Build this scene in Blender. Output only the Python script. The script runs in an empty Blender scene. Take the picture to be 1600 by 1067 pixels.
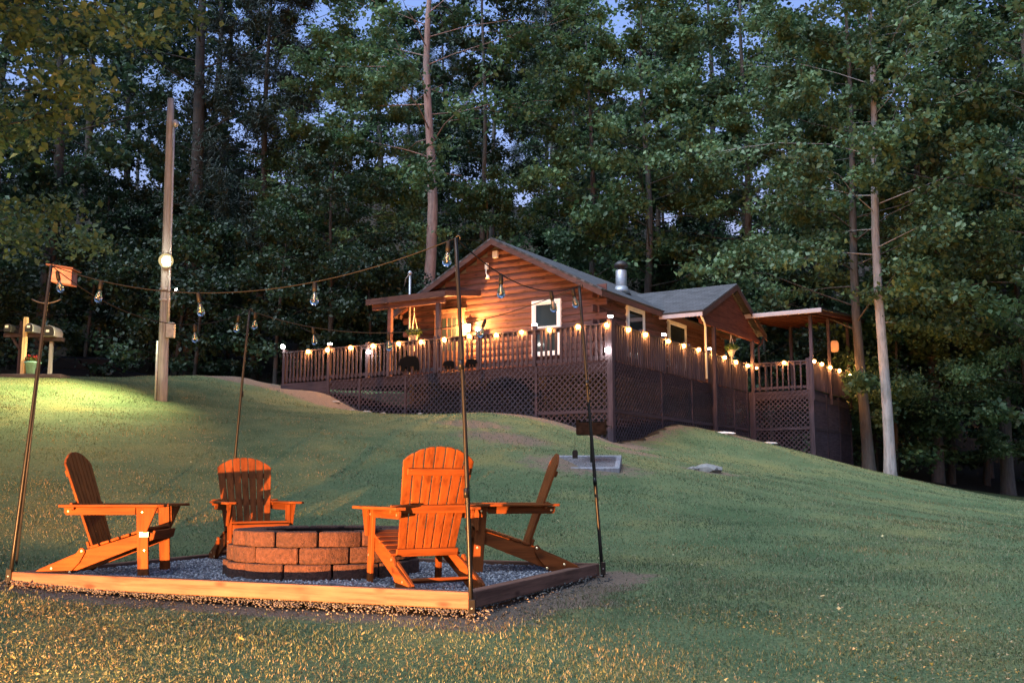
import bpy, bmesh, math, random
import numpy as np
from mathutils import Vector, Matrix
R = math.radians
random.seed(7); rng = np.random.default_rng(7)
sc = bpy.context.scene
col = sc.collection
# ------------------------------------------------------------------ camera, sky, sun, exposure
FPX, CZ = 1600.0, 0.86
PITCH = math.atan(224 / 1600)
cd = bpy.data.cameras.new('camera'); cam = bpy.data.objects.new('camera', cd); col.objects.link(cam)
cam.location = (0, 0, CZ); cam.rotation_euler = (R(90) + PITCH, 0, 0)
cd.lens = 36.0; cd.sensor_width = 36.0; cd.clip_start = .05; cd.clip_end = 2000
sc.camera = cam
world = bpy.data.worlds.new('World'); sc.world = world; world.use_nodes = True
wn = world.node_tree; wn.nodes.clear()
sky = wn.nodes.new('ShaderNodeTexSky'); sky.sky_type = 'NISHITA'; sky.sun_disc = False
sky.sun_elevation = R(-1.2); sky.sun_rotation = R(180); sky.air_density = 1.0; sky.dust_density = .6; sky.ozone_density = 2.5
bg = wn.nodes.new('ShaderNodeBackground'); bg.inputs[1].default_value = .08
wo = wn.nodes.new('ShaderNodeOutputWorld')
wn.links.new(sky.outputs[0], bg.inputs[0]); wn.links.new(bg.outputs[0], wo.inputs[0])
sl = bpy.data.lights.new('sun', 'SUN'); sl.energy = .18; sl.angle = R(50); sl.color = (.75, .87, 1.0)
so = bpy.data.objects.new('sun', sl); col.objects.link(so)
so.rotation_euler = (R(33), 0, R(-52))        # soft western afterglow from behind the camera
sc.view_settings.view_transform = 'Standard'; sc.view_settings.look = 'None'
sc.view_settings.gamma = 1; sc.view_settings.use_curve_mapping = False
sc.view_settings.exposure = 5.32
sc.cycles.use_denoising = True
sc.cycles.max_bounces = 4; sc.cycles.diffuse_bounces = 2; sc.cycles.glossy_bounces = 2
sc.cycles.transmission_bounces = 5; sc.cycles.transparent_max_bounces = 6
sc.cycles.sample_clamp_indirect = 3.0; sc.cycles.caustics_reflective = False; sc.cycles.caustics_refractive = False

# ------------------------------------------------------------------ pixel helpers (photo is 1600 x 1067)
_f = np.array([0, math.cos(PITCH), math.sin(PITCH)]); _u = np.array([0, -math.sin(PITCH), math.cos(PITCH)])
def ray(px, py): return _f * FPX + np.array([1., 0, 0]) * (px - 800) + _u * (533.5 - py)
O = np.array([0, 0, CZ])
def onz(px, py, z): d = ray(px, py); return O + d * ((z - CZ) / d[2])
def ony(px, py, Y): d = ray(px, py); return O + d * (Y / d[1])
KX, KY, KA = 2.45, 25.1, R(31.5)               # cabin frame: front right deck corner, turned
EX = np.array([math.cos(KA), -math.sin(KA), 0]); EY = np.array([math.sin(KA), math.cos(KA), 0]); K = np.array([KX, KY, 0])
def W(x, y, z=0.0): return K + EX * x + EY * y + np.array([0, 0, z])
def loc_of(p): q = np.array(p) - K; return np.array([q @ EX, q @ EY, q[2]])
def _pl(px, py, P, n): d = ray(px, py); return loc_of(O + d * (((P - O) @ n) / (d @ n)))
def onx_c(px, py, x): return _pl(px, py, W(x, 0), EX)
def ony_c(px, py, y): return _pl(px, py, W(0, y), EY)

# ------------------------------------------------------------------ mesh builder
class MB:
    def __init__(s): s.v = []; s.f = []
    def add(s, v, f):
        n = len(s.v); s.v += [tuple(p) for p in v]; s.f += [tuple(i + n for i in q) for q in f]; return s
    def box(s, x0, x1, y0, y1, z0, z1):
        return s.add([(x0,y0,z0),(x1,y0,z0),(x1,y1,z0),(x0,y1,z0),(x0,y0,z1),(x1,y0,z1),(x1,y1,z1),(x0,y1,z1)],
                     [(0,3,2,1),(4,5,6,7),(0,1,5,4),(1,2,6,5),(2,3,7,6),(3,0,4,7)])
    def bar(s, p0, p1, w, h, up=(0, 0, 1)):
        p0 = Vector(p0); p1 = Vector(p1); d = (p1 - p0).normalized(); up = Vector(up)
        side = d.cross(up)
        if side.length < 1e-4: side = d.cross(Vector((0, 1, 0)))
        side.normalize(); u = side.cross(d).normalized(); a = side * w / 2; b = u * h / 2
        v = [p + q for p in (p0, p1) for q in (-a - b, a - b, a + b, -a + b)]
        return s.add(v, [(0,3,2,1),(4,5,6,7),(0,1,5,4),(1,2,6,5),(2,3,7,6),(3,0,4,7)])
    def prism(s, poly, fn, t0, t1):
        n = len(poly); v = [fn(a, b, t0) for a, b in poly] + [fn(a, b, t1) for a, b in poly]
        return s.add(v, [tuple(range(n))[::-1], tuple(range(n, 2 * n))] + [(i, (i+1) % n, n + (i+1) % n, n + i) for i in range(n)])
    def tube(s, path, rad, n=8, caps=True):
        path = [Vector(p) for p in path]; m = len(path)
        if not hasattr(rad, '__len__'): rad = [rad] * m
        ref = None; v = []
        for i, p in enumerate(path):
            d = (path[min(i+1, m-1)] - path[max(i-1, 0)]).normalized()
            if ref is None: ref = Vector((1, 0, 0)) if abs(d.x) < .9 else Vector((0, 1, 0))
            a = (ref - d * ref.dot(d)).normalized(); ref = a; b = d.cross(a)
            v += [p + (a * math.cos(k * 2 * math.pi / n) + b * math.sin(k * 2 * math.pi / n)) * rad[i] for k in range(n)]
        f = [(i*n + k, i*n + (k+1) % n, (i+1)*n + (k+1) % n, (i+1)*n + k) for i in range(m-1) for k in range(n)]
        if caps: f += [tuple(range(n))[::-1], tuple(range((m-1)*n, m*n))]
        return s.add(v, f)
    def lathe(s, prof, n=12, o=(0, 0, 0), axis=None):
        if axis is None: A, B, C = Vector((1,0,0)), Vector((0,1,0)), Vector((0,0,1))
        else:
            C = Vector(axis).normalized(); A = C.cross(Vector((0, 0, 1)))
            if A.length < 1e-3: A = Vector((1, 0, 0))
            A.normalize(); B = C.cross(A)
        o = Vector(o); v = []
        for r, z in prof: v += [o + C * z + (A * math.cos(k*2*math.pi/n) + B * math.sin(k*2*math.pi/n)) * r for k in range(n)]
        m = len(prof)
        f = [(i*n + k, i*n + (k+1) % n, (i+1)*n + (k+1) % n, (i+1)*n + k) for i in range(m-1) for k in range(n)]
        f += [tuple(range(n))[::-1], tuple(range((m-1)*n, m*n))]
        return s.add(v, f)
    def ball(s, o, r, n=8, m=6, sz=1.0):
        return s.lathe([(max(1e-4, r * math.sin(math.pi * i / m)), -r * sz * math.cos(math.pi * i / m)) for i in range(m + 1)], n, o)
    def mesh(s, name, mat=None, smooth=False, bevel=0):
        me = bpy.data.meshes.new(name); me.from_pydata([tuple(p) for p in s.v], [], s.f)
        bm = bmesh.new(); bm.from_mesh(me); bmesh.ops.recalc_face_normals(bm, faces=bm.faces)
        if bevel: bmesh.ops.bevel(bm, geom=list(bm.edges), offset=bevel, segments=1, profile=.5, affect='EDGES')
        bm.to_mesh(me); bm.free()
        if mat: me.materials.append(mat)
        if smooth: me.polygons.foreach_set('use_smooth', [True] * len(me.polygons))
        me.update(); return me
    def build(s, name, mat, parent=None, smooth=False, bevel=0):
        return link(name, s.mesh(name, mat, smooth, bevel), parent)
def link(name, me, parent=None):
    o = bpy.data.objects.new(name, me); col.objects.link(o)
    if parent: o.parent = parent
    return o
def tag(o, label=None, cat=None, group=None, kind=None):
    if label: o['label'] = label
    if cat: o['category'] = cat
    if group: o['group'] = group
    if kind: o['kind'] = kind
    return o
def thing(name, label, cat, loc=(0, 0, 0), rz=0, group=None):
    o = bpy.data.objects.new(name, None); col.objects.link(o); o.location = tuple(loc); o.rotation_euler = (0, 0, rz)
    o.empty_display_size = .1
    return tag(o, label, cat, group)
def copy_tree(o, parent=None):
    c = o.copy(); col.objects.link(c)
    if parent: c.parent = parent
    for ch in list(o.children): copy_tree(ch, c)
    return c
def raw_mesh(name, V, F, mat, smooth=False):
    """V (n,3) array, F (m,k) int array, all faces with k corners"""
    me = bpy.data.meshes.new(name); n = len(V); m, k = F.shape
    me.vertices.add(n); me.vertices.foreach_set('co', np.ascontiguousarray(V, dtype=np.float32).ravel())
    me.loops.add(m * k); me.loops.foreach_set('vertex_index', np.ascontiguousarray(F, dtype=np.int32).ravel())
    me.polygons.add(m); me.polygons.foreach_set('loop_start', np.arange(0, m * k, k, dtype=np.int32))
    me.update(calc_edges=True); me.materials.append(mat)
    if smooth: me.polygons.foreach_set('use_smooth', np.ones(m, dtype=bool))
    return me

# ------------------------------------------------------------------ materials
class NT:
    def __init__(s, name):
        s.m = bpy.data.materials.new(name); s.m.use_nodes = True; s.t = s.m.node_tree; s.t.nodes.clear()
        s.out = s.t.nodes.new('ShaderNodeOutputMaterial'); s.p = s.n('ShaderNodeBsdfPrincipled'); s.l(s.p.outputs[0], s.out.inputs[0])
    def n(s, t, **k):
        n = s.t.nodes.new(t)
        for a, b in k.items(): setattr(n, a, b)
        return n
    def l(s, a, b): s.t.links.new(a, b)
    def co(s, kind='Object', scale=(1, 1, 1)):
        c = s.n('ShaderNodeTexCoord'); m = s.n('ShaderNodeMapping'); m.inputs['Scale'].default_value = scale
        s.l(c.outputs[kind], m.inputs[0]); return m.outputs[0]
    def noise(s, vec, scale, detail=4, rough=.6):
        n = s.n('ShaderNodeTexNoise'); n.inputs['Scale'].default_value = scale; n.inputs['Detail'].default_value = detail; n.inputs['Roughness'].default_value = rough
        if vec: s.l(vec, n.inputs['Vector'])
        return n.outputs[0]
    def ramp(s, fac, stops):
        r = s.n('ShaderNodeValToRGB'); e = r.color_ramp.elements
        while len(e) < len(stops): e.new(.5)
        for q, (p, c) in zip(e, stops): q.position = p; q.color = (*c, 1) if len(c) == 3 else c
        s.l(fac, r.inputs[0]); return r.outputs[0]
    def mix(s, fac, a, b, mode='MIX'):
        m = s.n('ShaderNodeMix', data_type='RGBA', blend_type=mode)
        for i, q in ((0, fac), (6, a), (7, b)):
            if hasattr(q, 'links'): s.l(q, m.inputs[i])
            else: m.inputs[i].default_value = q if i == 0 else (*q, 1)
        return m.outputs[2]
    def base(s, c): s.l(c, s.p.inputs['Base Color']) if hasattr(c, 'links') else setattr(s.p.inputs['Base Color'], 'default_value', (*c, 1)); return s
    def bump(s, h, st=.3, d=.01):
        b = s.n('ShaderNodeBump'); b.inputs['Strength'].default_value = st; b.inputs['Distance'].default_value = d
        s.l(h, b.inputs['Height']); s.l(b.outputs[0], s.p.inputs['Normal']); return s
    def set(s, **k):
        for a, b in k.items(): s.p.inputs[a.replace('_', ' ')].default_value = b
        return s
def mul(c, k): return tuple(min(1, x * k) for x in c)
def mat_wood(name, c, axis=0, rough=.6, grain=1.0, rand=.25, knots=True):
    t = NT(name); sc3 = [26, 26, 26]; sc3[axis] = 1.6
    v = t.co('Object', sc3); oi = t.n('ShaderNodeObjectInfo')
    va = t.n('ShaderNodeVectorMath', operation='ADD'); t.l(v, va.inputs[0]); t.l(oi.outputs['Random'], va.inputs[1])
    n = t.noise(va.outputs[0], grain, 5, .65)
    c1 = t.ramp(n, [(.3, mul(c, .5)), (.5, c), (.72, mul(c, 1.35))])
    big = t.noise(t.co('Object'), 3, 2)
    c1 = t.mix(.5, c1, t.ramp(big, [(.3, (.7, .7, .7)), (.7, (1.15, 1.1, 1.05))]), 'MULTIPLY')
    if knots:
        s3 = [9, 9, 9]; s3[axis] = 3.2; vo = t.n('ShaderNodeTexVoronoi'); vo.inputs['Scale'].default_value = 1
        t.l(t.co('Object', s3), vo.inputs['Vector'])
        c1 = t.mix(t.ramp(vo.outputs['Distance'], [(.10, (.8, .8, .8)), (.24, (0, 0, 0))]), c1, mul(c, .3))
    hs = t.n('ShaderNodeHueSaturation'); t.l(c1, hs.inputs['Color'])
    mr = t.n('ShaderNodeMapRange'); mr.inputs[3].default_value = 1 - rand; mr.inputs[4].default_value = 1 + rand * .6
    t.l(oi.outputs['Random'], mr.inputs[0]); t.l(mr.outputs[0], hs.inputs['Value'])
    t.base(hs.outputs[0]).set(Roughness=min(1, rough + .2)).bump(n, .3, .004); t.p.inputs['Specular IOR Level'].default_value = .12; return t.m
def mat_plain(name, c, rough=.6, metal=0, var=.25, nscale=8, bump=.1, spec=.5):
    t = NT(name); n = t.noise(t.co('Object'), nscale, 4)
    t.base(t.ramp(n, [(.3, mul(c, 1 - var)), (.7, mul(c, 1 + var))])).set(Roughness=rough, Metallic=metal)
    t.p.inputs['Specular IOR Level'].default_value = spec
    if bump: t.bump(n, bump, .01)
    return t.m
def mat_emit(name, c, st, base=(.8, .8, .8)):
    t = NT(name); t.base(base); t.p.inputs['Emission Color'].default_value = (*c, 1); t.p.inputs['Emission Strength'].default_value = st; return t.m
def mat_glass(name, tint=(1, 1, 1), rough=.03):
    t = NT(name); t.base(tint).set(Roughness=rough, IOR=1.45); t.p.inputs['Transmission Weight'].default_value = 1; return t.m
def mat_leaf(name, stops, trans=.3):
    t = NT(name); g = t.n('ShaderNodeNewGeometry'); oi = t.n('ShaderNodeObjectInfo')
    c = t.ramp(g.outputs['Random Per Island'], stops)
    n = t.noise(t.co('Object'), .6, 2); c = t.mix(.75, c, t.ramp(n, [(.34, (.3, .34, .36)), (.64, (1.35, 1.3, 1.15))]), 'MULTIPLY')
    hs = t.n('ShaderNodeHueSaturation'); mr = t.n('ShaderNodeMapRange'); mr.inputs[3].default_value = .7; mr.inputs[4].default_value = 1.2
    t.l(oi.outputs['Random'], mr.inputs[0]); t.l(mr.outputs[0], hs.inputs['Value']); t.l(c, hs.inputs['Color']); c = hs.outputs[0]
    t.base(c).set(Roughness=.55); tr = t.n('ShaderNodeBsdfTranslucent'); t.l(c, tr.inputs[0])
    mx = t.n('ShaderNodeMixShader'); mx.inputs[0].default_value = trans; t.l(t.p.outputs[0], mx.inputs[1]); t.l(tr.outputs[0], mx.inputs[2]); t.l(mx.outputs[0], t.out.inputs[0]); return t.m
def mat_bark(name, c, moss=None):
    t = NT(name); v = t.co('Object', (7, 7, 1.1)); n = t.noise(v, 1.6, 6, .7); n2 = t.noise(t.co('Object'), 1.3, 3)
    cc = t.ramp(n, [(.3, mul(c, .45)), (.5, c), (.7, mul(c, 1.35))])
    cc = t.mix(t.ramp(n2, [(.52, (0, 0, 0)), (.68, (.8, .8, .8))]), cc, moss or mul(c, .55))
    t.base(cc).set(Roughness=.9).bump(n, .8, .04); return t.m
M = {}
CH = (.15, .041, .009)
for ax, k in enumerate('xyz'):
    M['chair_' + k] = mat_wood('chair_wood_' + k, CH, ax, .5, rand=.18)
    M['pine_' + k] = mat_wood('pine_' + k, (.145, .078, .057), ax, .75, rand=.1)
    M['deck_' + k] = mat_wood('deck_stain_' + k, (.056, .042, .052), ax, .7, rand=.2, knots=False)
M['log_x'] = mat_wood('log_stain_x', (.12, .056, .049), 0, .6, .6, .15)
M['log_y'] = mat_wood('log_stain_y', (.105, .047, .041), 1, .6, .6, .15)
M['trim_dark'] = mat_wood('dark_trim', (.09, .05, .045), 0, .6, rand=.05, knots=False)
M['gable'] = mat_wood('gable_boards', (.12, .04, .03), 1, .6, rand=.1, knots=False)
M['white'] = mat_plain('white_trim', (.74, .72, .68), .5, var=.08)
M['gutter'] = mat_plain('gutter', (.36, .31, .32), .45, var=.08)
M['metal_black'] = mat_plain('black_metal', (.008, .008, .008), .35, 0, .2, 30, .03, .2)
M['metal_gal'] = mat_plain('galvanised', (.34, .35, .38), .5, .6, .2, 12, .05)
M['metal_dark'] = mat_plain('dark_steel', (.03, .03, .033), .5, .3, .3, 20, .08)
M['brass'] = mat_plain('brass_bolt', (.75, .6, .35), .3, .9, .1)
M['plastic_black'] = mat_plain('black_socket', (.006, .006, .006), .6, 0, .1, spec=.15)
M['glass'] = mat_glass('bulb_glass')
M['window'] = (lambda t: (t.base((.02, .028, .03)).set(Roughness=.08), t.m)[1])(NT('window_pane'))
M['amber'] = mat_plain('filament_base', (.7, .55, .4), .4, .5)
M['warm'] = mat_emit('bulb_warm', (1, .42, .11), 48)
t = NT('bulb_halo'); em = t.n('ShaderNodeEmission'); em.inputs[0].default_value = (1, .36, .07, 1); em.inputs[1].default_value = .085; tr = t.n('ShaderNodeBsdfTransparent'); mx = t.n('ShaderNodeMixShader'); mx.inputs[0].default_value = .45
t.l(tr.outputs[0], mx.inputs[1]); t.l(em.outputs[0], mx.inputs[2]); t.l(mx.outputs[0], t.out.inputs[0]); M['shell'] = t.m  # see-through emissive shell imitating lens bloom round the rail bulbs
t = NT('pale_halo'); em = t.n('ShaderNodeEmission'); em.inputs[0].default_value = (1, .78, .36, 1); em.inputs[1].default_value = .03; tr = t.n('ShaderNodeBsdfTransparent'); mx = t.n('ShaderNodeMixShader'); mx.inputs[0].default_value = .45  # weak emissive shell painting a glow round the pole lamp
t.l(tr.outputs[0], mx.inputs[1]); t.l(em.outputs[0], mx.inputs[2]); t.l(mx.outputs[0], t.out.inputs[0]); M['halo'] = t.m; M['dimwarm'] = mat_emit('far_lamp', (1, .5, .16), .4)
M['warm_hot'] = mat_emit('sconce_glow', (1, .58, .22), 8)
M['cool'] = mat_emit('solar_white', (1, .96, .85), 5)
M['flood'] = mat_emit('flood_white', (1, .9, .62), 10)
M['stone'] = mat_plain('pale_stone', (.19, .18, .17), .9, 0, .35, 9, .5)
M['gal_pole'] = mat_wood('utility_pole_wood', (.24, .245, .275), 2, .85, .8, 0, False)
M['block_wall'] = mat_plain('foundation', (.10, .095, .09), .95, 0, .3, 3, .3)
M['bear'] = mat_plain('black_cutout', (.004, .0035, .0035), .8, 0, .1, spec=.04)
M['pot'] = mat_plain('cream_pot', (.6, .5, .4), .6)
M['teal'] = mat_plain('teal_planter', (.20, .42, .38), .5)
M['rust'] = mat_plain('rusty_steel', (.009, .006, .005), .9, 0, .6, 14, .3, .08)
M['car'] = (lambda t: (t.base((.002, .003, .006)).set(Roughness=.5, **{'Specular_IOR_Level': .12}), t.m)[1])(NT('dark_car_paint'))
M['rubber'] = mat_plain('rubber', (.01, .01, .01), .8)
M['lantern'] = mat_emit('lantern_paper', (1, .36, .12), .012, (.7, .3, .12))
M['shed_wall'] = mat_plain('dark_siding', (.035, .03, .028), .9)  # even dark tone of the shed walls
t = NT('fire_block'); v = t.co('Object'); n = t.noise(v, 34, 5, .7); n2 = t.noise(v, 5, 2); oi = t.n('ShaderNodeObjectInfo')
c = t.ramp(n, [(.28, (.022, .010, .007)), (.5, (.066, .028, .018)), (.75, (.11, .052, .036))])
c = t.mix(.7, c, t.ramp(n2, [(.3, (.7, .68, .7)), (.7, (1.15, 1.05, 1))]), 'MULTIPLY')
c = t.mix(.6, c, t.ramp(oi.outputs['Random'], [(0, (.7, .66, .66)), (1, (1.2, 1.1, 1.05))]), 'MULTIPLY')
t.base(c).set(Roughness=.95).bump(n, 1.0, .03); M['block'] = t.m
t = NT('gravel_stone'); g = t.n('ShaderNodeNewGeometry')
t.base(t.ramp(g.outputs['Random Per Island'], [(0, (.06, .06, .07)), (.5, (.15, .15, .17)), (.85, (.25, .25, .275)), (1, (.40, .39, .39))])).set(Roughness=.85); M['gravel'] = t.m
t = NT('gravel_base'); v = t.co('Object'); vo = t.n('ShaderNodeTexVoronoi'); vo.inputs['Scale'].default_value = 55; t.l(v, vo.inputs['Vector'])
t.base(t.ramp(vo.outputs['Distance'], [(0, (.30, .30, .33)), (.6, (.06, .06, .07))])).set(Roughness=.95).bump(vo.outputs['Distance'], .8, .02); M['gravel_base'] = t.m
t = NT('shingles'); v = t.co('Object', (1, 1, 1)); br = t.n('ShaderNodeTexBrick'); br.inputs['Scale'].default_value = 1
br.inputs['Brick Width'].default_value = .32; br.inputs['Row Height'].default_value = .14; br.inputs['Mortar Size'].default_value = .012
br.inputs['Color1'].default_value = (.05, .05, .056, 1); br.inputs['Color2'].default_value = (.08, .078, .085, 1); br.inputs['Mortar'].default_value = (.03, .03, .03, 1)
uv = t.n('ShaderNodeUVMap'); t.l(uv.outputs[0], br.inputs['Vector']); n = t.noise(v, 2.2, 5)
c = t.mix(.7, br.outputs['Color'], t.ramp(n, [(.3, (.6, .6, .6)), (.7, (1.4, 1.4, 1.45))]), 'MULTIPLY'); t.base(c).set(Roughness=.9).bump(br.outputs['Fac'], .5, .01); M['shingle'] = t.m
M['leaf_a'] = mat_leaf('leaf_poplar', [(0, (.035, .08, .036)), (.5, (.07, .14, .06)), (1, (.12, .20, .085))], .35); M['leaf_d'] = mat_leaf('leaf_bright', [(0, (.05, .105, .05)), (.5, (.10, .18, .085)), (1, (.165, .26, .125))], .35)
M['leaf_b'] = mat_leaf('leaf_dark', [(0, (.012, .032, .017)), (.5, (.026, .056, .028)), (1, (.05, .095, .045))], .3)  # dark tone carries the unlit depth of the woods in the colour
M['leaf_c'] = mat_leaf('leaf_pine', [(0, (.014, .03, .02)), (1, (.03, .055, .036))], .1)
M['leaf_f'] = mat_leaf('basket_leaf', [(0, (.06, .12, .03)), (1, (.14, .22, .06))])
M['petal'] = mat_plain('red_petals', (.4, .04, .05), .6)
M['bark_gray'] = mat_bark('bark_gray', (.085, .072, .065), (.06, .07, .05))
M['bark_dark'] = mat_bark('bark_dark', (.045, .036, .03))
M['bark_rosy_lit'] = mat_bark('bark_rosy_lit', (.33, .21, .18), (.24, .15, .13))  # rosy light on the trunk is put into the bark colour
M['bark_pale'] = mat_bark('bark_pale', (.30, .27, .26), (.18, .18, .16))
def mat_blade():
    t = NT('grass_blade'); g = t.n('ShaderNodeNewGeometry')
    c = t.ramp(g.outputs['Random Per Island'], [(0, (.045, .075, .03)), (.45, (.098, .132, .06)), (.75, (.15, .18, .088)), (.88, (.22, .205, .11)), (1, (.32, .27, .17))])
    n = t.noise(t.co('Object'), .5, 5, .65); c = t.mix(.85, c, t.ramp(n, [(.34, (.55, .7, .66)), (.5, (1, 1, 1)), (.64, (1.6, 1.18, 1.0))]), 'MULTIPLY')
    t.base(c).set(Roughness=.6); tr = t.n('ShaderNodeBsdfTranslucent'); t.l(c, tr.inputs[0]); mx = t.n('ShaderNodeMixShader'); mx.inputs[0].default_value = .3
    t.l(t.p.outputs[0], mx.inputs[1]); t.l(tr.outputs[0], mx.inputs[2]); t.l(mx.outputs[0], t.out.inputs[0]); return t.m
M['blade'] = mat_blade()
M['dryleaf'] = mat_leaf('fallen_leaf', [(0, (.25, .2, .08)), (1, (.5, .45, .25))], .2)
t = NT('ground'); v = t.co('Object'); at = t.n('ShaderNodeVertexColor'); at.layer_name = 'cover'
sp = t.n('ShaderNodeSeparateColor'); t.l(at.outputs[0], sp.inputs[0])
nf = t.noise(v, 38, 6, .75); nm = t.noise(v, .55, 5, .65); nb = t.noise(v, 5, 5, .7)
gr = t.ramp(nf, [(.3, (.028, .045, .018)), (.5, (.092, .13, .06)), (.72, (.17, .205, .10))])
gr = t.mix(.85, gr, t.ramp(nm, [(.34, (.55, .7, .66)), (.5, (1, 1, 1)), (.64, (1.6, 1.18, 1.0))]), 'MULTIPLY')
di = t.ramp(nf, [(.3, (.06, .042, .032)), (.6, (.19, .14, .105)), (.8, (.32, .26, .21))])
wd = t.ramp(nf, [(.3, (.012, .010, .007)), (.7, (.045, .032, .02))])
dv = t.ramp(nf, [(.3, (.10, .09, .09)), (.7, (.27, .25, .25))])
def edge(ch):
    a = t.n('ShaderNodeMath', operation='ADD'); t.l(sp.outputs[ch], a.inputs[0]); m = t.n('ShaderNodeMath', operation='MULTIPLY_ADD'); m.inputs[1].default_value = 1.1; m.inputs[2].default_value = -.55
    t.l(nb, m.inputs[0]); t.l(m.outputs[0], a.inputs[1]); return t.ramp(a.outputs[0], [(.42, (0, 0, 0)), (.62, (1, 1, 1))])
c = t.mix(edge(0), gr, di); c = t.mix(edge(2), c, dv); c = t.mix(edge(1), c, wd)
t.base(c).set(Roughness=.95).bump(nf, .6, .03); t.p.inputs['Specular IOR Level'].default_value = .15; M['ground'] = t.m

# ------------------------------------------------------------------ terrain
FA, FB, FC, FD = [onz(*p, .18)[:2] for p in ((12, 893), (735, 925), (947, 880), (372, 862))]
cp = [(0, 5, -.09), (2.3, 5, -.07), (-3, 5, -.14), (-1.8, 6.2, -.05), (-4.0, 2.0, -.34), (0, 0, -.36), (4, 0, -.32), (-.26, 6.65, .01), (-3.98, 8.15, .07), (.85, 9.15, .06), (-2.8, 10.75, .11),
      (-1.5, 8.7, .04), (1.26, 18.4, 1.24), (3.76, 20, 1.13), (-8.22, 24, 2.83), (-11.4, 25, 3.45), (-9.6, 28, 3.7), (-7.9, 31, 4.02), (-14, 25.5, 3.5), (-14, 31, 3.8),
      (12.2, 34, 1.22), (14.3, 34, .62), (17.8, 36, .38), (7, 18, .42), (10, 12, .0), (-8, 10, .35), (-10, 17, 1.7), (3, 13, .35), (25, 30, .0), (25, 40, .3), (16, 15, -.3), (-20, 15, 1.6),
      (-25, 32, 3.8), (-20, 42, 4.4), (-10, 42, 4.6), (0, 48, 5.0), (-40, 60, 12), (0, 65, 10.5), (20, 50, 2), (40, 60, 8), (0, 90, 24), (-50, 90, 26), (50, 90, 18), (-60, 40, 14), (62, 45, 11), (0, -20, -1), (-30, -15, -.6), (30, -15, -1.2), (60, 0, -2.5), (-60, 0, 1)]
for x, y, z in ((-11.2, 0, 3.74), (-9.23, 0, 3.5), (-8.03, 0, 2.98), (-6.2, 0, 2.79), (-4.28, 0, 2.75), (-2.2, 0, 2.6), (-1, 0, 2.27), (0, 0, 1.92), (0, 1.6, 2.02), (0, 3.3, 2.44), (0, 7, 2.49), (0, 10.3, 2.36),
                (2.05, 10.3, 1.77), (2.14, 15, 1.58), (-4, 5, 3.0), (-4, 10, 3.4), (-9, 8, 4.0)):
    p = W(x, y, z); cp.append(tuple(p))
cp = np.array(cp)
def _tps(r2): return np.where(r2 > 1e-9, r2 * np.log(np.maximum(r2, 1e-9)) * .5, 0)
_n = len(cp); _A = np.zeros((_n + 3, _n + 3)); _d = cp[:, None, :2] - cp[None, :, :2]
_A[:_n, :_n] = _tps((_d ** 2).sum(-1)) + np.eye(_n) * .02; _A[:_n, _n] = 1; _A[:_n, _n+1:] = cp[:, :2]; _A[_n, :_n] = 1; _A[_n+1:, :_n] = cp[:, :2].T
_w = np.linalg.solve(_A, np.r_[cp[:, 2], 0, 0, 0])
def gz(x, y):
    x = np.clip(np.atleast_1d(np.asarray(x, float)), -75, 75); y = np.clip(np.atleast_1d(np.asarray(y, float)), -25, 105)
    out = np.empty(len(x))
    for i in range(0, len(x), 20000):
        a, b = x[i:i+20000], y[i:i+20000]
        r2 = (a[:, None] - cp[None, :, 0]) ** 2 + (b[:, None] - cp[None, :, 1]) ** 2
        out[i:i+20000] = _tps(r2) @ _w[:_n] + _w[_n] + _w[_n+1] * a + _w[_n+2] * b
    return out + np.clip((y - 6) / 8, .15, 1) * (.018 * np.sin(x * 1.7 + .6 * np.sin(y * 1.1)) * np.sin(y * 1.3 + 1.2) + .01 * np.sin(x * 3.9 + y * 2.3))
def gz1(x, y): return float(gz([x], [y])[0])
def seg_d(P, a, b):
    a = np.array(a); b = np.array(b); t_ = np.clip(((P - a) @ (b - a)) / ((b - a) @ (b - a)), 0, 1); return np.linalg.norm(P - (a + t_[:, None] * (b - a)), axis=1)
def in_frame(P, grow=0.0):
    c0 = (FA + FB + FC + FD) / 4; e1 = (FA - FB) / np.linalg.norm(FA - FB); e2 = (FC - FB) / np.linalg.norm(FC - FB)
    h1 = np.linalg.norm(FA - FB) / 2 + grow; h2 = np.linalg.norm(FC - FB) / 2 + grow; q = P - c0
    return (np.abs(q @ e1) < h1) & (np.abs(q @ e2) < h2)
def cabin_xy(P):
    q = P - K[:2]; return q @ EX[:2], q @ EY[:2]
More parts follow.
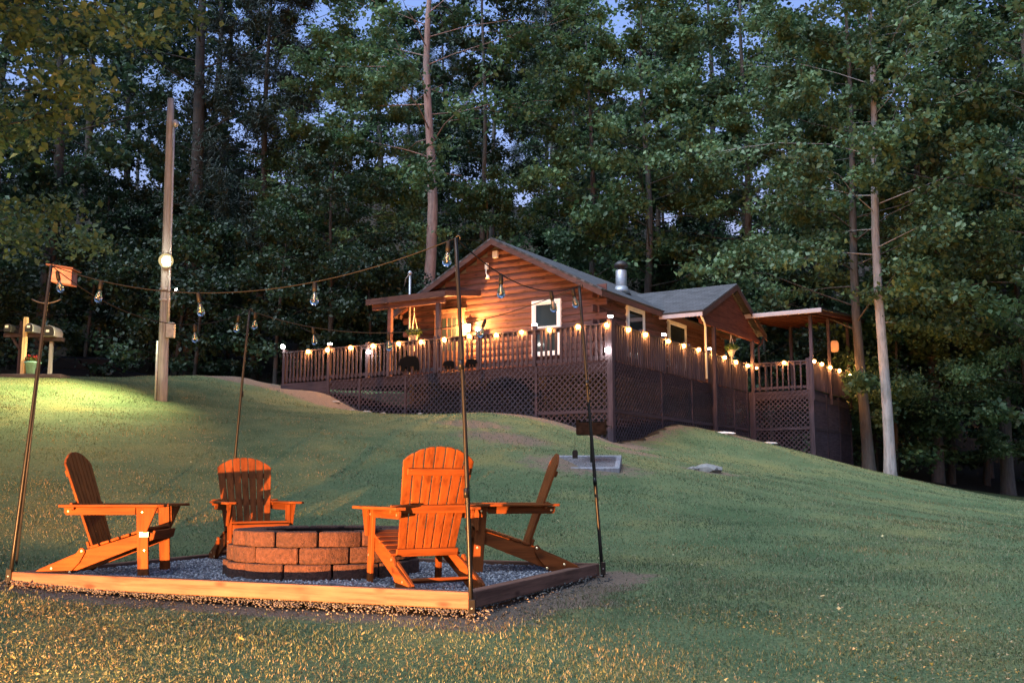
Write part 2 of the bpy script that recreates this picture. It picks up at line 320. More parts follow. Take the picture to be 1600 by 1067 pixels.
def cover(P):
    """dirt, woods, drive masks 0..1"""
    sm = lambda v, a, b: np.clip((v - a) / (b - a), 0, 1)
    cx, cy = cabin_xy(P)
    dirt = 1 - sm(np.minimum(seg_d(P, FB, FC), seg_d(P, FB, FA) + .12), .10, .75)
    dirt = np.maximum(dirt, .8 * (1 - sm(np.linalg.norm((P - np.array([.35, 7.5])) / [1, .7], axis=1), .15, .9)))
    dfront = np.maximum(np.abs(cy), np.maximum(cx - .3, -12 - cx)); dright = np.maximum(np.abs(cx), np.maximum(-cy, cy - 11))
    dirt = np.maximum(dirt, .85 * (1 - sm(dfront, .2, 1.3))); dirt = np.maximum(dirt, .62 * (1 - sm(dright, .1, 1.6)))
    bank = seg_d(P, W(-12.6, -.4)[:2], W(-7.6, -.35)[:2]); dirt = np.maximum(dirt, 1 - sm(bank, .8, 1.8))
    for ce, r in (((1.26, 18.2), 1.5), ((3.8, 20), .8), ((-.1, 21.5), 1.5), ((-.9, 23.6), 1.2), ((2.6, 22.6), 1.1), (tuple(W(1.0, 6)[:2]), 1.2), ((12.9, 31.6), 1.0), ((14.2, 30.5), .9)):
        dirt = np.maximum(dirt, .66 * (1 - sm(np.linalg.norm(P - np.array(ce), axis=1), r * .4, r * 1.5)))
    dirt = np.maximum(dirt, .85 * (1 - sm(np.minimum(seg_d(P, (12.4, 32.6), (13.6, 30.6)), seg_d(P, (13.6, 30.6), (16.5, 29.4))), .1, .8)))
    inside = (cx < .1) & (cx > -11.3) & (cy > .1) | (cx < 2.1) & (cx > -1) & (cy > 10.4) & (cy < 15.5)
    woods = np.maximum(sm(P[:, 1] - 36 - .02 * P[:, 0] ** 2 * (P[:, 0] > 0) * 0, 0, 3), inside * 1.0)
    woods = np.maximum(woods, sm(cy, 13, 15) * (cx < 3))
    woods = np.maximum(woods, sm(-P[:, 0], 22, 26))
    drive = 1 - sm(np.abs(P[:, 1] - (29.6 + .5 * np.clip(P[:, 0] + 9, -20, 3))) * 1.0, 0, 0.1)
    dl = P[:, 1] - (33.2 + .55 * (P[:, 0] + 8)); drive = sm(dl, -1.6, -.6) * (1 - sm(dl, 2.4, 3.4)) * (P[:, 0] < -6.4)
    return dirt, woods, drive * (P[:, 0] > -30)
ax = np.unique(np.r_[np.linspace(-400, -40, 16), np.linspace(-40, -14, 40), np.linspace(-14, 20, 150), np.linspace(20, 45, 36), np.linspace(45, 400, 16)])
ay = np.unique(np.r_[np.linspace(-200, -10, 10), np.linspace(-10, 3, 20), np.linspace(3, 12, 70), np.linspace(12, 42, 130), np.linspace(42, 110, 50), np.linspace(110, 500, 14)])
GX, GY = np.meshgrid(ax, ay); P2 = np.c_[GX.ravel(), GY.ravel()]; Z = gz(P2[:, 0], P2[:, 1])
Z = np.where(in_frame(P2, -.03), np.minimum(Z, .10), Z)
nx, ny = len(ax), len(ay); idx = np.arange(nx * ny).reshape(ny, nx)
F4 = np.stack([idx[:-1, :-1], idx[:-1, 1:], idx[1:, 1:], idx[1:, :-1]], -1).reshape(-1, 4)
me = raw_mesh('ground', np.c_[P2, Z], F4, M['ground'], True)
ca = me.color_attributes.new('cover', 'FLOAT_COLOR', 'POINT'); d_, w_, dv_ = cover(P2)
ca.data.foreach_set('color', np.c_[d_, w_, dv_, np.ones(len(d_))].astype(np.float32).ravel())
tag(link('ground', me), kind='structure')

# ------------------------------------------------------------------ fire pit: frame, gravel, ring
GZ0 = .150                                                       # gravel level
e1 = (FA - FB) / np.linalg.norm(FA - FB); e2 = (FC - FB) / np.linalg.norm(FC - FB); e2 = e2 - e1 * (e1 @ e2); e2 /= np.linalg.norm(e2)
L1, L2 = 4.0, 2.68
def fp(a, b): q = FB + e1 * a + e2 * b; return (float(q[0]), float(q[1]))
pit = thing('pit_frame', 'low rectangular timber frame of pale pine boards around the gravel fire pit', 'frame', (*fp(0, 0), 0), math.atan2(e1[1], e1[0]))
# in this frame local x runs along the front timber, local -y away from the camera
def timber(x0, x1, y0, y1, z0=.073, z1=.18, axis='x'):
    MB().box(x0, x1, y0, y1, z0, z1).build('timber', M['pine_' + axis], pit, bevel=.006)
timber(0, L1, -.09, 0)
timber(0, L1, -L2, -L2 + .09)
timber(0, .088, -L2 + .092, -.092, axis='y')
timber(L1 - .088, L1, -L2 + .092, -.092, axis='y')
def pebbles(name, pts, size, matr):
    n = len(pts); base = np.array([(1,0,0),(-1,0,0),(0,1,0),(0,-1,0),(0,0,1),(0,0,-1)], float)
    fc = np.array([(0,2,4),(2,1,4),(1,3,4),(3,0,4),(2,0,5),(1,2,5),(3,1,5),(0,3,5)])
    s = size * rng.uniform(.55, 1.35, (n, 1, 1)) * rng.uniform(.6, 1.15, (n, 6, 1)) * np.array([1, 1, .7])
    th = rng.uniform(0, 6.28, n); tl = rng.uniform(-.5, .5, n); v = base[None] * s
    v = np.stack([v[..., 0], v[..., 1] * np.cos(tl)[:, None] - v[..., 2] * np.sin(tl)[:, None], v[..., 1] * np.sin(tl)[:, None] + v[..., 2] * np.cos(tl)[:, None]], -1)
    c, s_ = np.cos(th)[:, None], np.sin(th)[:, None]
    v = np.stack([v[..., 0] * c - v[..., 1] * s_, v[..., 0] * s_ + v[..., 1] * c, v[..., 2]], -1) + pts[:, None, :]
    return link(name, raw_mesh(name, v.reshape(-1, 3), (fc[None] + 6 * np.arange(n)[:, None, None]).reshape(-1, 3), matr))
bed = bpy.data.objects.new('gravel_bed', None); col.objects.link(bed)
gm = MB(); q0 = [fp(.05, .05), fp(L1 - .05, .05), fp(L1 - .05, L2 - .05), fp(.05, L2 - .05)]
gm.prism([(a, b) for a, b in q0], lambda a, b, z: (a, b, z), .05, GZ0 - .008); gm.build('gravel_fill', M['gravel_base'], bed)
n = 17000; a = rng.uniform(.1, L1 - .1, n); b = rng.uniform(.1, L2 - .1, n); q = FB[None] + a[:, None] * e1 + b[:, None] * e2
pebbles('gravel_stones', np.c_[q, GZ0 - .006 + rng.uniform(-.004, .007, n)], .014, M['gravel'])
tag(bed, 'grey crushed gravel filling the timber fire pit frame', 'gravel', kind='stuff')
bpy.data.objects['gravel_stones'].parent = bed
# spilled gravel under and in front of the frame
n = 2600; a = rng.uniform(-.15, L1 + .05, n); b = -np.abs(rng.normal(0, .075, n)) + .05; s0 = rng.random(n) < .12
a2 = np.where(s0, -np.abs(rng.normal(0, .14, n)), a); b2 = np.where(s0, rng.uniform(-.2, L2, n), b)
q = FB[None] + a2[:, None] * e1 + b2[:, None] * e2; zz = gz(q[:, 0], q[:, 1]) + np.clip(.045 + np.where(s0, a2, b2) * .25, 0, .06)
tag(pebbles('gravel_spill', np.c_[q, zz], .011, mat_leaf('spill_stone', [(0, (.03, .028, .027)), (.6, (.075, .07, .066)), (1, (.16, .15, .14))], 0.0)), 'loose grey gravel spilled along the outside of the pit timbers', 'gravel', kind='stuff')
RC = np.array([-1.57, 8.68]); ring = thing('fire_ring', 'round fire ring of three stacked courses of rough tan concrete blocks', 'fire ring', (RC[0], RC[1], GZ0))
for cidx, (r_out, r_in, z0, z1, nb, off) in enumerate(((.80, .54, -.03, .112, 13, .15), (.765, .52, .115, .235, 12, .45), (.735, .50, .238, .352, 13, .0))):
    for k in range(nb):
        w = 2 * math.pi / nb; t0 = off + k * w; gap = .006 / r_out
        arc = [t0 + gap + (w - 2 * gap) * i / 5 for i in range(6)]
        bulge = [0, .018, .028, .028, .018, 0]; jr = random.uniform(-.008, .008); jz = random.uniform(-.003, .002)
        poly = [((r_out + jr - .02 + bu) * math.cos(th), (r_out + jr - .02 + bu) * math.sin(th)) for th, bu in zip(arc, bulge)]
        poly += [(r_in * math.cos(th), r_in * math.sin(th)) for th in (arc[-1] - .04, arc[0] + .04)]
        m = MB(); m.prism(poly, lambda a, b, z: (a, b, z), z0, z1 + jz); m.build('block', M['block'], ring, bevel=.009)
lm = MB(); 
for i in range(28):
    a0, a1 = i * 2 * math.pi / 28, (i + 1) * 2 * math.pi / 28
    for ra, rb, za, zb in ((.495, .495, .0, .34),):
        p = lambda r, a_, z: (r * math.cos(a_), r * math.sin(a_), z)
        lm.add([p(.496, a0, 0), p(.496, a1, 0), p(.496, a1, .335), p(.496, a0, .335), p(.488, a0, 0), p(.488, a1, 0), p(.488, a1, .335), p(.488, a0, .335)], [(0,1,2,3), (7,6,5,4), (3,2,6,7)])
lm.build('steel_liner', M['rust'], ring)
am = MB(); am.lathe([(.49, 0), (.48, .05), (.2, .075), (.01, .08)], 20); am.build('ash_bed', M['block_wall'], ring)

# ------------------------------------------------------------------ Adirondack chair
def make_chair():
    c = thing('adirondack_chair', 'x', 'chair')
    xz = lambda y0: (lambda a, b, t_: (a, y0 + t_, b))
    for s in (1, -1):
        y = s * .245
        rail = [(-.50, 0), (-.30, 0), (.33, .245), (.40, .285), (.405, .32), (.36, .352), (.10, .27), (-.17, .19), (-.42, .085), (-.495, .05)]
        MB().prism(rail, xz(y), -.011, .011).build('seat_rail', M['chair_x'], c, bevel=.003)
        foot = [(-.515, .0), (-.26, -.0), (-.165, .105), (-.125, .185), (-.135, .215), (-.16, .222), (-.21, .16), (-.33, .115), (-.47, .06), (-.51, .035)]
        MB().prism(foot, xz(s * .2695), -.011, .011).build('rear_leg', M['chair_x'], c, bevel=.003)
        yl = s * .272
        MB().prism([(.30, 0), (.385, 0), (.355, .535), (.265, .535)], xz(yl), -.013, .013).build('front_leg', M['chair_z'], c, bevel=.003)
        MB().prism([(.335, .34), (.362, .34), (.44, .537), (.33, .537)], xz(s * .30), -.012, .012).build('arm_bracket', M['chair_z'], c, bevel=.003)
        MB().prism([(-.29, .47), (-.31, .50), (-.31, .548), (.40, .548), (.40, .478)], xz(s * .297), -.010, .010).build('arm_support', M['chair_x'], c, bevel=.003) if False else \
        MB().prism([(-.29, .478), (-.305, .50), (-.305, .537), (.26, .537), (.26, .478)], xz(s * .277), -.011, .011).build('arm_support', M['chair_x'], c, bevel=.003)
        arm = [(-.34, s * .245), (.46, s * .235), (.50, s * .26), (.505, s * .35), (.46, s * .385), (.2, s * .375), (-.2, s * .335), (-.34, s * .325)]
        MB().prism(arm, lambda a, b, t_: (a, b, t_), .5395, .5605).build('arm', M['chair_x'], c, bevel=.004)
        for bx, bz, yy in ((.315, .50, .2855), (.345, .20, .2855), (-.27, .507, .2885), (-.15, .195, .2808), (-.235, .03, .2808), (-.38, .06, .2808)):
            MB().lathe([(.011, 0), (.011, .003), (.006, .006)], 8, (bx, s * yy, bz), (0, s, 0)).build('bolt', M['brass'], c)
    # seat slats follow the rail's top edge
    top = [(-.06, .222), (.02, .249), (.10, .276), (.18, .302), (.26, .328), (.335, .352)]
    for i, (x, z) in enumerate(top):
        d = Vector((.08, 0, .026)).normalized(); p = Vector((x, 0, z + .011)); u = Vector((-d.z, 0, d.x))
        m = MB(); m.bar(p - Vector((0, .268 if i < 5 else .262, 0)), p + Vector((0, .268 if i < 5 else .262, 0)), .070, .020, u); m.build('seat_slat', M['chair_y'], c, bevel=.004)
    m = MB(); m.bar((.402, -.262, .318), (.402, .262, .318), .02, .075, (.25, 0, 1)); m.build('seat_slat', M['chair_y'], c, bevel=.004)
    # backrest: seven slats, fanned, arched top
    b0 = Vector((-.105, 0, .225)); bd = Vector((-.335, 0, .942)).normalized(); bn = Vector((bd.z, 0, -bd.x)); th = .019
    for i in range(7):
        k = i - 3; g = .0048
        def wb(e): return e * .063
        def wt(e): return e * .0775
        l = lambda e: .80 - .105 * (abs(e) / 3.5) ** 2.2
        l0, lm_, l1 = l(k - .5), l(k), l(k + .5)
        def lat(e, t_): return wb(e) + (wt(e) - wb(e)) * t_
        poly = [(lat(k - .5, 0) + g, 0), (lat(k + .5, 0) - g, 0), (lat(k + .5, 1) - g, l1), (lat(k, 1), lm_ + .003), (lat(k - .5, 1) + g, l0)]
        m = MB(); m.prism(poly, lambda a, b, t_: b0 + Vector((0, a, 0)) + bd * b + bn * t_, 0, th); m.build('back_slat', M['chair_z'], c, bevel=.003)
    for t_, hw, h, off in ((.62, .235, .05, 0), (.345, .325, .06, 0), (.02, .235, .055, 0)):
        p = b0 + bd * t_ - bn * .0115
        m = MB(); m.bar(p - Vector((0, hw, 0)), p + Vector((0, hw, 0)), .021, h, bd); m.build('back_rail', M['chair_y'], c, bevel=.004)
    m = MB(); m.bar((-.345, -.233, .062), (-.345, .233, .062), .06, .02, (.4, 0, 1)); m.build('stretcher', M['chair_y'], c, bevel=.004)
    return c
chair0 = make_chair()
def place(o, x, y, deg, z=GZ0 - .004): o.location = (x, y, z); o.rotation_euler = (0, 0, R(deg))
HD = [('orange cedar Adirondack chair with a white paper tag on its front leg', -3.27, 8.56, 1),
      ('orange Adirondack chair facing out across the fire ring toward the front timber', -2.52, 10.02, -62),
      ('orange Adirondack chair turned with its slatted back to the front timber', -.66, 7.58, 116),
      ('orange Adirondack chair facing the fire ring from beside the dark right hand timber', .03, 8.93, 185.5)]
chairs = []
for i, (lb, x, y, dg) in enumerate(HD):
    o = chair0 if i == 0 else copy_tree(chair0); chairs.append(o)
    place(o, x, y, dg); tag(o, lb, 'chair', 'Adirondack chairs around the fire ring')
MB().box(.300, .372, -.2862, -.2866, .305, .345).build('paper_tag', M['white'], chairs[0])

# ------------------------------------------------------------------ festoon poles and strings
PT = {}
for nm, base, top, lb in (('A', fp(L1 + .02, .0), ony(80, 415, 8.35), 'slim black steel pole at the outer front corner, leaning in beside the nesting box'),
                      ('B', fp(-.02, -.02), ony(712, 372, 6.75), 'slim black steel pole strapped to the corner where pale and dark timbers meet'),
                      ('C', fp(-.03, L2), ony(905, 447, 9.2), 'slim black steel pole at the rear corner of the dark timber'),
                      ('D', fp(L1 + .02, L2), ony(390, 485, 10.7), 'slim black steel pole rising behind the shaded chair back')):
    b = Vector((base[0], base[1], gz1(*base) - .04 if nm != 'B' else -.03)); tp = Vector(top); d = tp - b
    t = thing('festoon_pole', lb, 'pole', b, 0, 'string light poles at the pit corners'); PT[nm] = tp
    bowv = Vector((d.y, -d.x, 0)).normalized() * .02
    path = [d * s + bowv * math.sin(math.pi * s) for s in np.linspace(0, 1, 9)]
    MB().tube(path, [.0155] * 4 + [.0135] * 5, 10).build('pole_tube', M['metal_black'], t, True)
    for s in (.33, .66): MB().tube([d * (s - .012), d * (s + .012)], .0175, 10).build('joint_collar', M['metal_black'], t, True)
    MB().box(-.022, .022, -.022, .022, .06, .17).build('corner_bracket', M['metal_black'], t, bevel=.003)
    MB().lathe([(.006, 0), (.006, .004)], 6, (0, -.022, .115), (0, -1, 0)).build('screw', M['metal_gal'], t)
    MB().tube([d, d + Vector((.015, 0, .02)), d + Vector((.03, 0, .01)), d + Vector((.03, 0, -.015))], .005, 6).build('hook', M['metal_black'], t, True)
sock = MB().lathe([(.008, .05), (.0155, .04), (.0175, 0), (.0165, -.03)], 10).mesh('socket', M['plastic_black'], True)
bulb = MB().lathe([(.013, 0), (.014, -.02), (.028, -.055), (.031, -.078), (.024, -.1), (.008, -.11)], 12).mesh('bulb', M['glass'], True)
fila = MB().lathe([(.003, 0), (.008, -.025), (.009, -.05), (.004, -.07), (.001, -.08)], 8).mesh('filament', M['amber'], True)
def festoon(lb, p, q, sag, ts):
    p = Vector(p); q = Vector(q); t = thing('festoon_string', lb, 'string lights', p, 0, 'unlit festoon strings over the fire pit')
    f = lambda s: (q - p) * s - Vector((0, 0, 4 * sag * s * (1 - s)))
    MB().tube([f(s) for s in np.linspace(0, 1, 33)], .0042, 6).build('cord', M['plastic_black'], t, True)
    for s in ts:
        o = link('socket', sock, t); o.location = f(s) - Vector((0, 0, .045)); o.rotation_euler = (R(random.uniform(-14, 14)), R(random.uniform(-16, 16)), random.uniform(0, 6))
        b = link('bulb', bulb, o); b.location = (0, 0, -.028); g_ = link('filament', fila, o); g_.location = (0, 0, -.032)
festoon('unlit clear bulbs on a black cord strung over the front timber', PT['A'], PT['B'], .30, (.15, .42, .70, .985))
festoon('unlit clear bulbs on a black cord crossing behind the fire ring', PT['D'], PT['C'], .33, (.02, .22, .46, .74, .985))
festoon('unlit clear bulbs on a short black cord spanning the dark right hand timber', PT['B'], PT['C'], .17, (.30, .72))
festoon('unlit clear bulbs on a black cord over the chair with the paper tag', PT['A'], PT['D'], .30, (.03, .68, .93))

# ------------------------------------------------------------------ grass on the lawn
def grass():
    N = 560000; Y0, Y1 = 3.6, 34.0
    y = Y0 * np.exp(rng.random(N) * math.log(Y1 / Y0)); x = rng.uniform(-1, 1, N) * (.56 * y + 1.2); P = np.c_[x, y]
    d_, w_, dv_ = cover(P); keep = (rng.random(N) > d_ * 1.15) & (w_ < .3) & (dv_ < .3) & ~in_frame(P, .03)
    cx, cy = cabin_xy(P); keep &= ~((cx > -11.4) & (cx < .1) & (cy > -.05)) & ~((cx > -1) & (cx < 2.3) & (cy > 10))
    pn = np.sin(x * 2.1 + 1.3 * np.sin(y * 1.7)) * np.sin(y * 2.6 + x) ; keep &= rng.random(N) < .72 + .3 * pn
    P = P[keep]; n = len(P); z = gz(P[:, 0], P[:, 1]); Y = P[:, 1]
    far = np.clip((Y / 5), .8, 6) ** .75; h = rng.uniform(.008, .025, n) * (1 + .25 * pn[keep]) * np.clip(far, 1, 1.35); wd = .0030 * far * rng.uniform(.7, 1.3, n)
    th = rng.uniform(0, 6.28, n); ln = rng.uniform(0, 6.28, n); lean = h * rng.uniform(.1, .8, n)
    a = np.c_[np.cos(th) * wd, np.sin(th) * wd, np.zeros(n)]; B = np.c_[P, z - .004]
    tip = B + np.c_[np.cos(ln) * lean, np.sin(ln) * lean, h]
    V = np.stack([B - a, B + a, tip], 1).reshape(-1, 3); F = np.arange(3 * n).reshape(-1, 3)
    # clover leaflets
    m = 60000; y = 3.6 * np.exp(rng.random(m) * math.log(14 / 3.6)); x = rng.uniform(-1, 1, m) * (.56 * y + 1.2); P = np.c_[x, y]
    k = np.sin(x * 1.1 + 2 * np.sin(y * .7)) + np.sin(y * 1.9 + x * .6) > -.2; d_, w_, dv_ = cover(P); k &= (d_ < .4) & ~in_frame(P, .06); P = P[k]; m = len(P)
    z = gz(P[:, 0], P[:, 1]) + rng.uniform(.012, .04, m); r = rng.uniform(.006, .011, m); th = rng.uniform(0, 6.28, m); tl = rng.normal(0, .35, (m, 2))
    c4 = []
    for j in range(3):
        aa = th + j * 2.094; dx, dy = np.cos(aa) * r, np.sin(aa) * r; c4.append(np.c_[P[:, 0] + dx, P[:, 1] + dy, z + tl[:, 0] * dx + tl[:, 1] * dy])
    V2 = np.stack(c4, 1).reshape(-1, 3); F2 = np.arange(3 * m).reshape(-1, 3) + len(V)
    return raw_mesh('lawn_grass', np.r_[V, V2], np.r_[F, F2], M['blade'])
tag(link('lawn_grass', grass()), 'short mown grass and clover covering the sloping lawn', 'grass', kind='stuff')
n = 170; y = 6 * np.exp(rng.random(n) * math.log(26 / 6)); x = rng.uniform(-1, .7, n) * (.52 * y); P = np.c_[x, y]; P = P[~in_frame(P, .2)]; n = len(P)
z = gz(P[:, 0], P[:, 1]) + .05; th = rng.uniform(0, 6.28, n); r = rng.uniform(.012, .03, n); tl = rng.normal(0, .4, n)
V = np.stack([np.c_[P[:, 0] + np.cos(th + j * 1.571) * r * (1, .55)[j % 2], P[:, 1] + np.sin(th + j * 1.571) * r * (1, .55)[j % 2], z + tl * r * (1, 0, -1, 0)[j]] for j in range(4)], 1).reshape(-1, 3)
tag(link('fallen_leaves', raw_mesh('fallen_leaves', V, np.arange(4 * n).reshape(-1, 4), M['dryleaf'])), 'pale fallen leaves scattered over the lawn', 'leaves', kind='stuff')

# ------------------------------------------------------------------ low yard lamp that lights the chairs (stands left of the view)
lx_, ly_ = -4.0, 2.0; lz_ = gz1(lx_, ly_) + .06
M['blade_dry_lit'] = mat_leaf('dry_lamplit_grass', [(0, (.07, .07, .03)), (.4, (.11, .095, .045)), (1, (.18, .14, .07))], .3)  # dry straw tone, also painting the lamp's warm pool on the grass
n = 130000; y = rng.uniform(3.6, 8.6, n); x = rng.uniform(-5.2, 3.2, n); P = np.c_[x, y]; pn = np.sin(x * 2.3 + np.sin(y * 3.1)) * np.sin(y * 3.3 + 1.7 * np.sin(x * 1.1)) + .35 * np.sin(x * 7 + y * 5)
k = ~in_frame(P, .10) & (rng.random(n) < np.clip(.35 + .6 * pn - .45 * np.maximum(0, x + 1.4), .02, 1)); k |= ~in_frame(P, .05) & (cover(P)[0] > .35) & (rng.random(n) < .5) & (x > -.6); P = P[k]; n = len(P); z = gz(P[:, 0], P[:, 1]); h = rng.uniform(.006, .024, n); th = rng.uniform(0, 6.28, n); ln = rng.uniform(0, 6.28, n); le = rng.uniform(.004, .022, n)
B = np.c_[P, z]; a = np.c_[np.cos(th), np.sin(th), 0 * th] * .0030; V = np.stack([B - a, B + a, B + np.c_[np.cos(ln) * le, np.sin(ln) * le, h]], 1).reshape(-1, 3)
tag(link('dry_lamplit_grass', raw_mesh('dry_lamplit_grass', V, np.arange(3 * n).reshape(-1, 3), M['blade_dry_lit'])), 'dry straw grass, partly painted lamplight, in front of the fire pit', 'grass', kind='stuff')
lamp = thing('yard_spotlight', 'low warm landscape spotlight staked in the lawn facing the fire pit', 'lamp', (lx_, ly_, lz_))
MB().tube([(0, 0, -.1), (0, 0, .06)], .012, 8).build('stake', M['metal_black'], lamp)
aim = Vector((2.2, 6.2, .25)).normalized()
MB().lathe([(.03, -.12), (.045, -.1), (.05, 0), (.056, .03)], 14, (0, 0, .13), aim).build('housing', M['metal_black'], lamp, True)
MB().lathe([(.048, 0), (.048, .004)], 14, Vector((0, 0, .13)) + aim * .032, aim).build('lens', mat_emit('lamp_lens', (1, .6, .3), 2), lamp)
def spot(name, parent, loc, aim, power, color, size, blend, rad):
    l = bpy.data.lights.new(name, 'SPOT'); l.energy = power; l.color = color; l.spot_size = R(size); l.spot_blend = blend; l.shadow_soft_size = rad
    o = bpy.data.objects.new(name, l); col.objects.link(o); o.location = loc; o.rotation_euler = Vector(aim).to_track_quat('-Z', 'Y').to_euler()
    if parent: o.parent = parent
    return o
spot('spot_bulb', lamp, Vector((0, 0, .13)) + aim * .06, aim, 510, (1, .42, .13), 125, .6, .03)

# ------------------------------------------------------------------ cabin
FL = 3.90; RZ = -KA
cab = thing('log_cabin', 'small red-brown log cabin with shingled gable roof on the raised deck', 'cabin', (KX, KY, 0), RZ)
XL, XR, YF, YB = -7.6, -1.2, 1.7, 11.6; RX, RZT, SL = -4.4, 7.86, .525
def roofz(x): return RZT - SL * abs(x - RX)
fw = MB(); fw.prism([(XL + .02, 2.2), (XR - .02, 2.2), (XR - .02, roofz(XR) - .12), (RX, RZT - .12), (XL + .02, roofz(XL) - .12)], lambda a, b, t_: (a, t_, b), YF + .07, YF + .16)
front = fw.build('front_wall', M['block_wall'], cab)
def log_mesh(L, axis, matr, h=.195, dep=.045):
    m = MB(); prof = [(0, -h/2 + .004), (-.03, -h/2 + .012), (-dep*.85, -h*.25), (-dep, 0), (-dep*.85, h*.25), (-.03, h/2 - .012), (0, h/2 - .004)]
    if axis == 'x': m.prism(prof, lambda a, b, t_: (t_, a, b), 0, L)
    else: m.prism(prof, lambda a, b, t_: (-a, t_, b), 0, L)
    return m.mesh('log', matr)
H = .195; nlog = int((RZT - FL) / H)
for i in range(nlog):
    zc = FL + H * (i + .5); zt = zc + H / 2 + .06
    half = (RZT - zt) / SL; x0, x1 = max(XL, RX - half), min(XR, RX + half)
    if x1 - x0 < .3: break
    if zc < 6.2: x1 = XR + (.24 if i % 2 else .02); x0 = XL - (.2 if i % 2 else 0)
    o = link('log', log_mesh(x1 - x0, 'x', M['log_x']), front); o.location = (x0, YF + .075, zc)
sw = MB(); sw.box(XR - .16, XR - .07, YF + .1, YB, 2.2, 6.15); side = sw.build('side_wall', M['block_wall'], cab)
for i in range(11):
    zc = FL + H * (i + .5); y0 = YF - (.0 if i % 2 else .24) + (.12 if i % 2 else 0)
    o = link('log', log_mesh(YB - y0, 'y', M['log_y']), side); o.location = (XR - .075, y0, zc + (H / 2 if False else 0))
MB().box(XL + .03, XL + .15, YF + .1, YB, 2.2, 6.15).build('end_wall', M['log_y'], cab)
MB().box(XL + .03, XR - .03, YB - .1, YB, 2.2, 6.15).build('back_wall', M['log_x'], cab)
MB().box(XL + .05, XR - .05, YF + .12, YF + .24, 1.2, FL - .05).build('foundation', M['block_wall'], cab)
MB().box(XR - .2, XR - .08, YF + .25, YB, 1.2, FL - .05).build('foundation', M['block_wall'], cab)
def slab(name, p00, p10, p11, p01, th, matr, parent):
    a, b, c_, d = map(Vector, (p00, p10, p11, p01)); nrm = (b - a).cross(d - a).normalized()
    if nrm.z < 0: nrm = -nrm
    me = bpy.data.meshes.new(name); vs = [tuple(q) for q in (a, b, c_, d)] + [tuple(q - nrm * th) for q in (a, b, c_, d)]
    me.from_pydata(vs, [], [(0,1,2,3), (7,6,5,4), (0,4,5,1), (1,5,6,2), (2,6,7,3), (3,7,4,0)])
    bm = bmesh.new(); bm.from_mesh(me); bmesh.ops.recalc_face_normals(bm, faces=bm.faces); uvl = bm.loops.layers.uv.new('UVMap')
    u = (b - a).normalized(); w = nrm.cross(u)
    for f in bm.faces:
        for lp in f.loops: q = lp.vert.co - a; lp[uvl].uv = (q.dot(u), q.dot(w))
    bm.to_mesh(me); bm.free(); me.materials.append(matr); return link(name, me, parent)
yo = YF - .36; yb = YB + .3; ov = .30
roof = slab('roof_slope', (XR + ov, yo, roofz(XR + ov)), (XR + ov, yb, roofz(XR + ov)), (RX, yb, RZT), (RX, yo, RZT), .05, M['shingle'], cab)
roof2 = slab('roof_slope', (XL - ov, yo, roofz(XL - ov)), (XL - ov, yb, roofz(XL - ov)), (RX, yb, RZT), (RX, yo, RZT), .05, M['shingle'], cab)
for s, o_, xe in ((1, roof, XR + ov), (-1, roof2, XL - ov)):
    m = MB(); m.prism([(RX, RZT - .055), (xe, roofz(xe) - .055), (xe, roofz(xe) - .21), (RX, RZT - .21)], lambda a, b, t_: (a, t_, b), yo + .005, yo + .035); m.build('fascia', M['trim_dark'], o_)
    m = MB(); m.box(xe - .03 if s > 0 else xe, xe if s > 0 else xe + .03, yo + .04, yb, roofz(xe) - .20, roofz(xe) - .06); m.build('fascia', M['trim_dark'], o_)
    m = MB(); m.prism([(RX, RZT - .06), (xe - s * .05, roofz(xe - s * .05) - .06), (xe - s * .05, roofz(xe - s * .05) - .075), (RX, RZT - .075)], lambda a, b, t_: (a, t_, b), yo + .04, YF + .1); m.build('soffit', M['gable'], o_)
# cross gable over the side deck
GX_, GY0, GYR, GY1, GZR, GZE = .38, 5.35, 8.45, 11.35, 7.22, 5.92
cg = slab('porch_roof_slope', (-3.4, GY0, GZE), (GX_, GY0, GZE), (GX_, GYR, GZR), (-3.4, GYR, GZR), .05, M['shingle'], cab)
cg2 = slab('porch_roof_slope', (-3.4, GY1, GZE), (GX_, GY1, GZE), (GX_, GYR, GZR), (-3.4, GYR, GZR), .05, M['shingle'], cab)
MB().box(-1.0, GX_ - .02, GY0 - .002, GY0 + .03, GZE - .17, GZE - .055).build('fascia', M['gutter'], cg)
for yA, o_ in ((GY0, cg), (GY1, cg2)):
    MB().prism([(GYR, GZR - .055), (yA, GZE - .055), (yA, GZE - .22), (GYR, GZR - .22)], lambda a, b, t_: (t_, a, b), GX_ - .035, GX_ - .004).build('fascia', M['trim_dark'], o_)
gb = MB(); gb.prism([(GYR, GZR - .24), (GY0 + .25, GZE - .12), (GY0 + .25, GZE - .2), (GY1 - .25, GZE - .2), (GY1 - .25, GZE - .12)], lambda a, b, t_: (t_, a, b), .09, .13); gb.build('gable_panel', M['gable'], cab)
m = MB(); m.bar((.17, GY0 + .3, GZE - .25), (.17, GY1 - .3, GZE - .25), .1, .14); m.build('tie_beam', M['gable'], cab)
for y_, zb in ((6.75, gz1(*W(.17, 6.75)[:2]) - .15), (10.35, gz1(*W(.17, 10.35)[:2]) - .15)):
    MB().box(.12, .23, y_ - .055, y_ + .055, zb, GZE - .3).build('porch_post', M['deck_z'], cab, bevel=.006)
MB().box(-.02, .08, 6.40, 6.48, FL, GZE - .3).build('porch_post', M['trim_dark'], cab, bevel=.006)
MB().tube([(.30, GY1 - .2, GZE - .12), (.27, GY1 - .25, GZE - .3), (.25, GY1 - .55, GZE - .45), (.25, GY1 - .6, 2.4)], .035, 8).build('downspout', M['trim_dark'], cab, True)
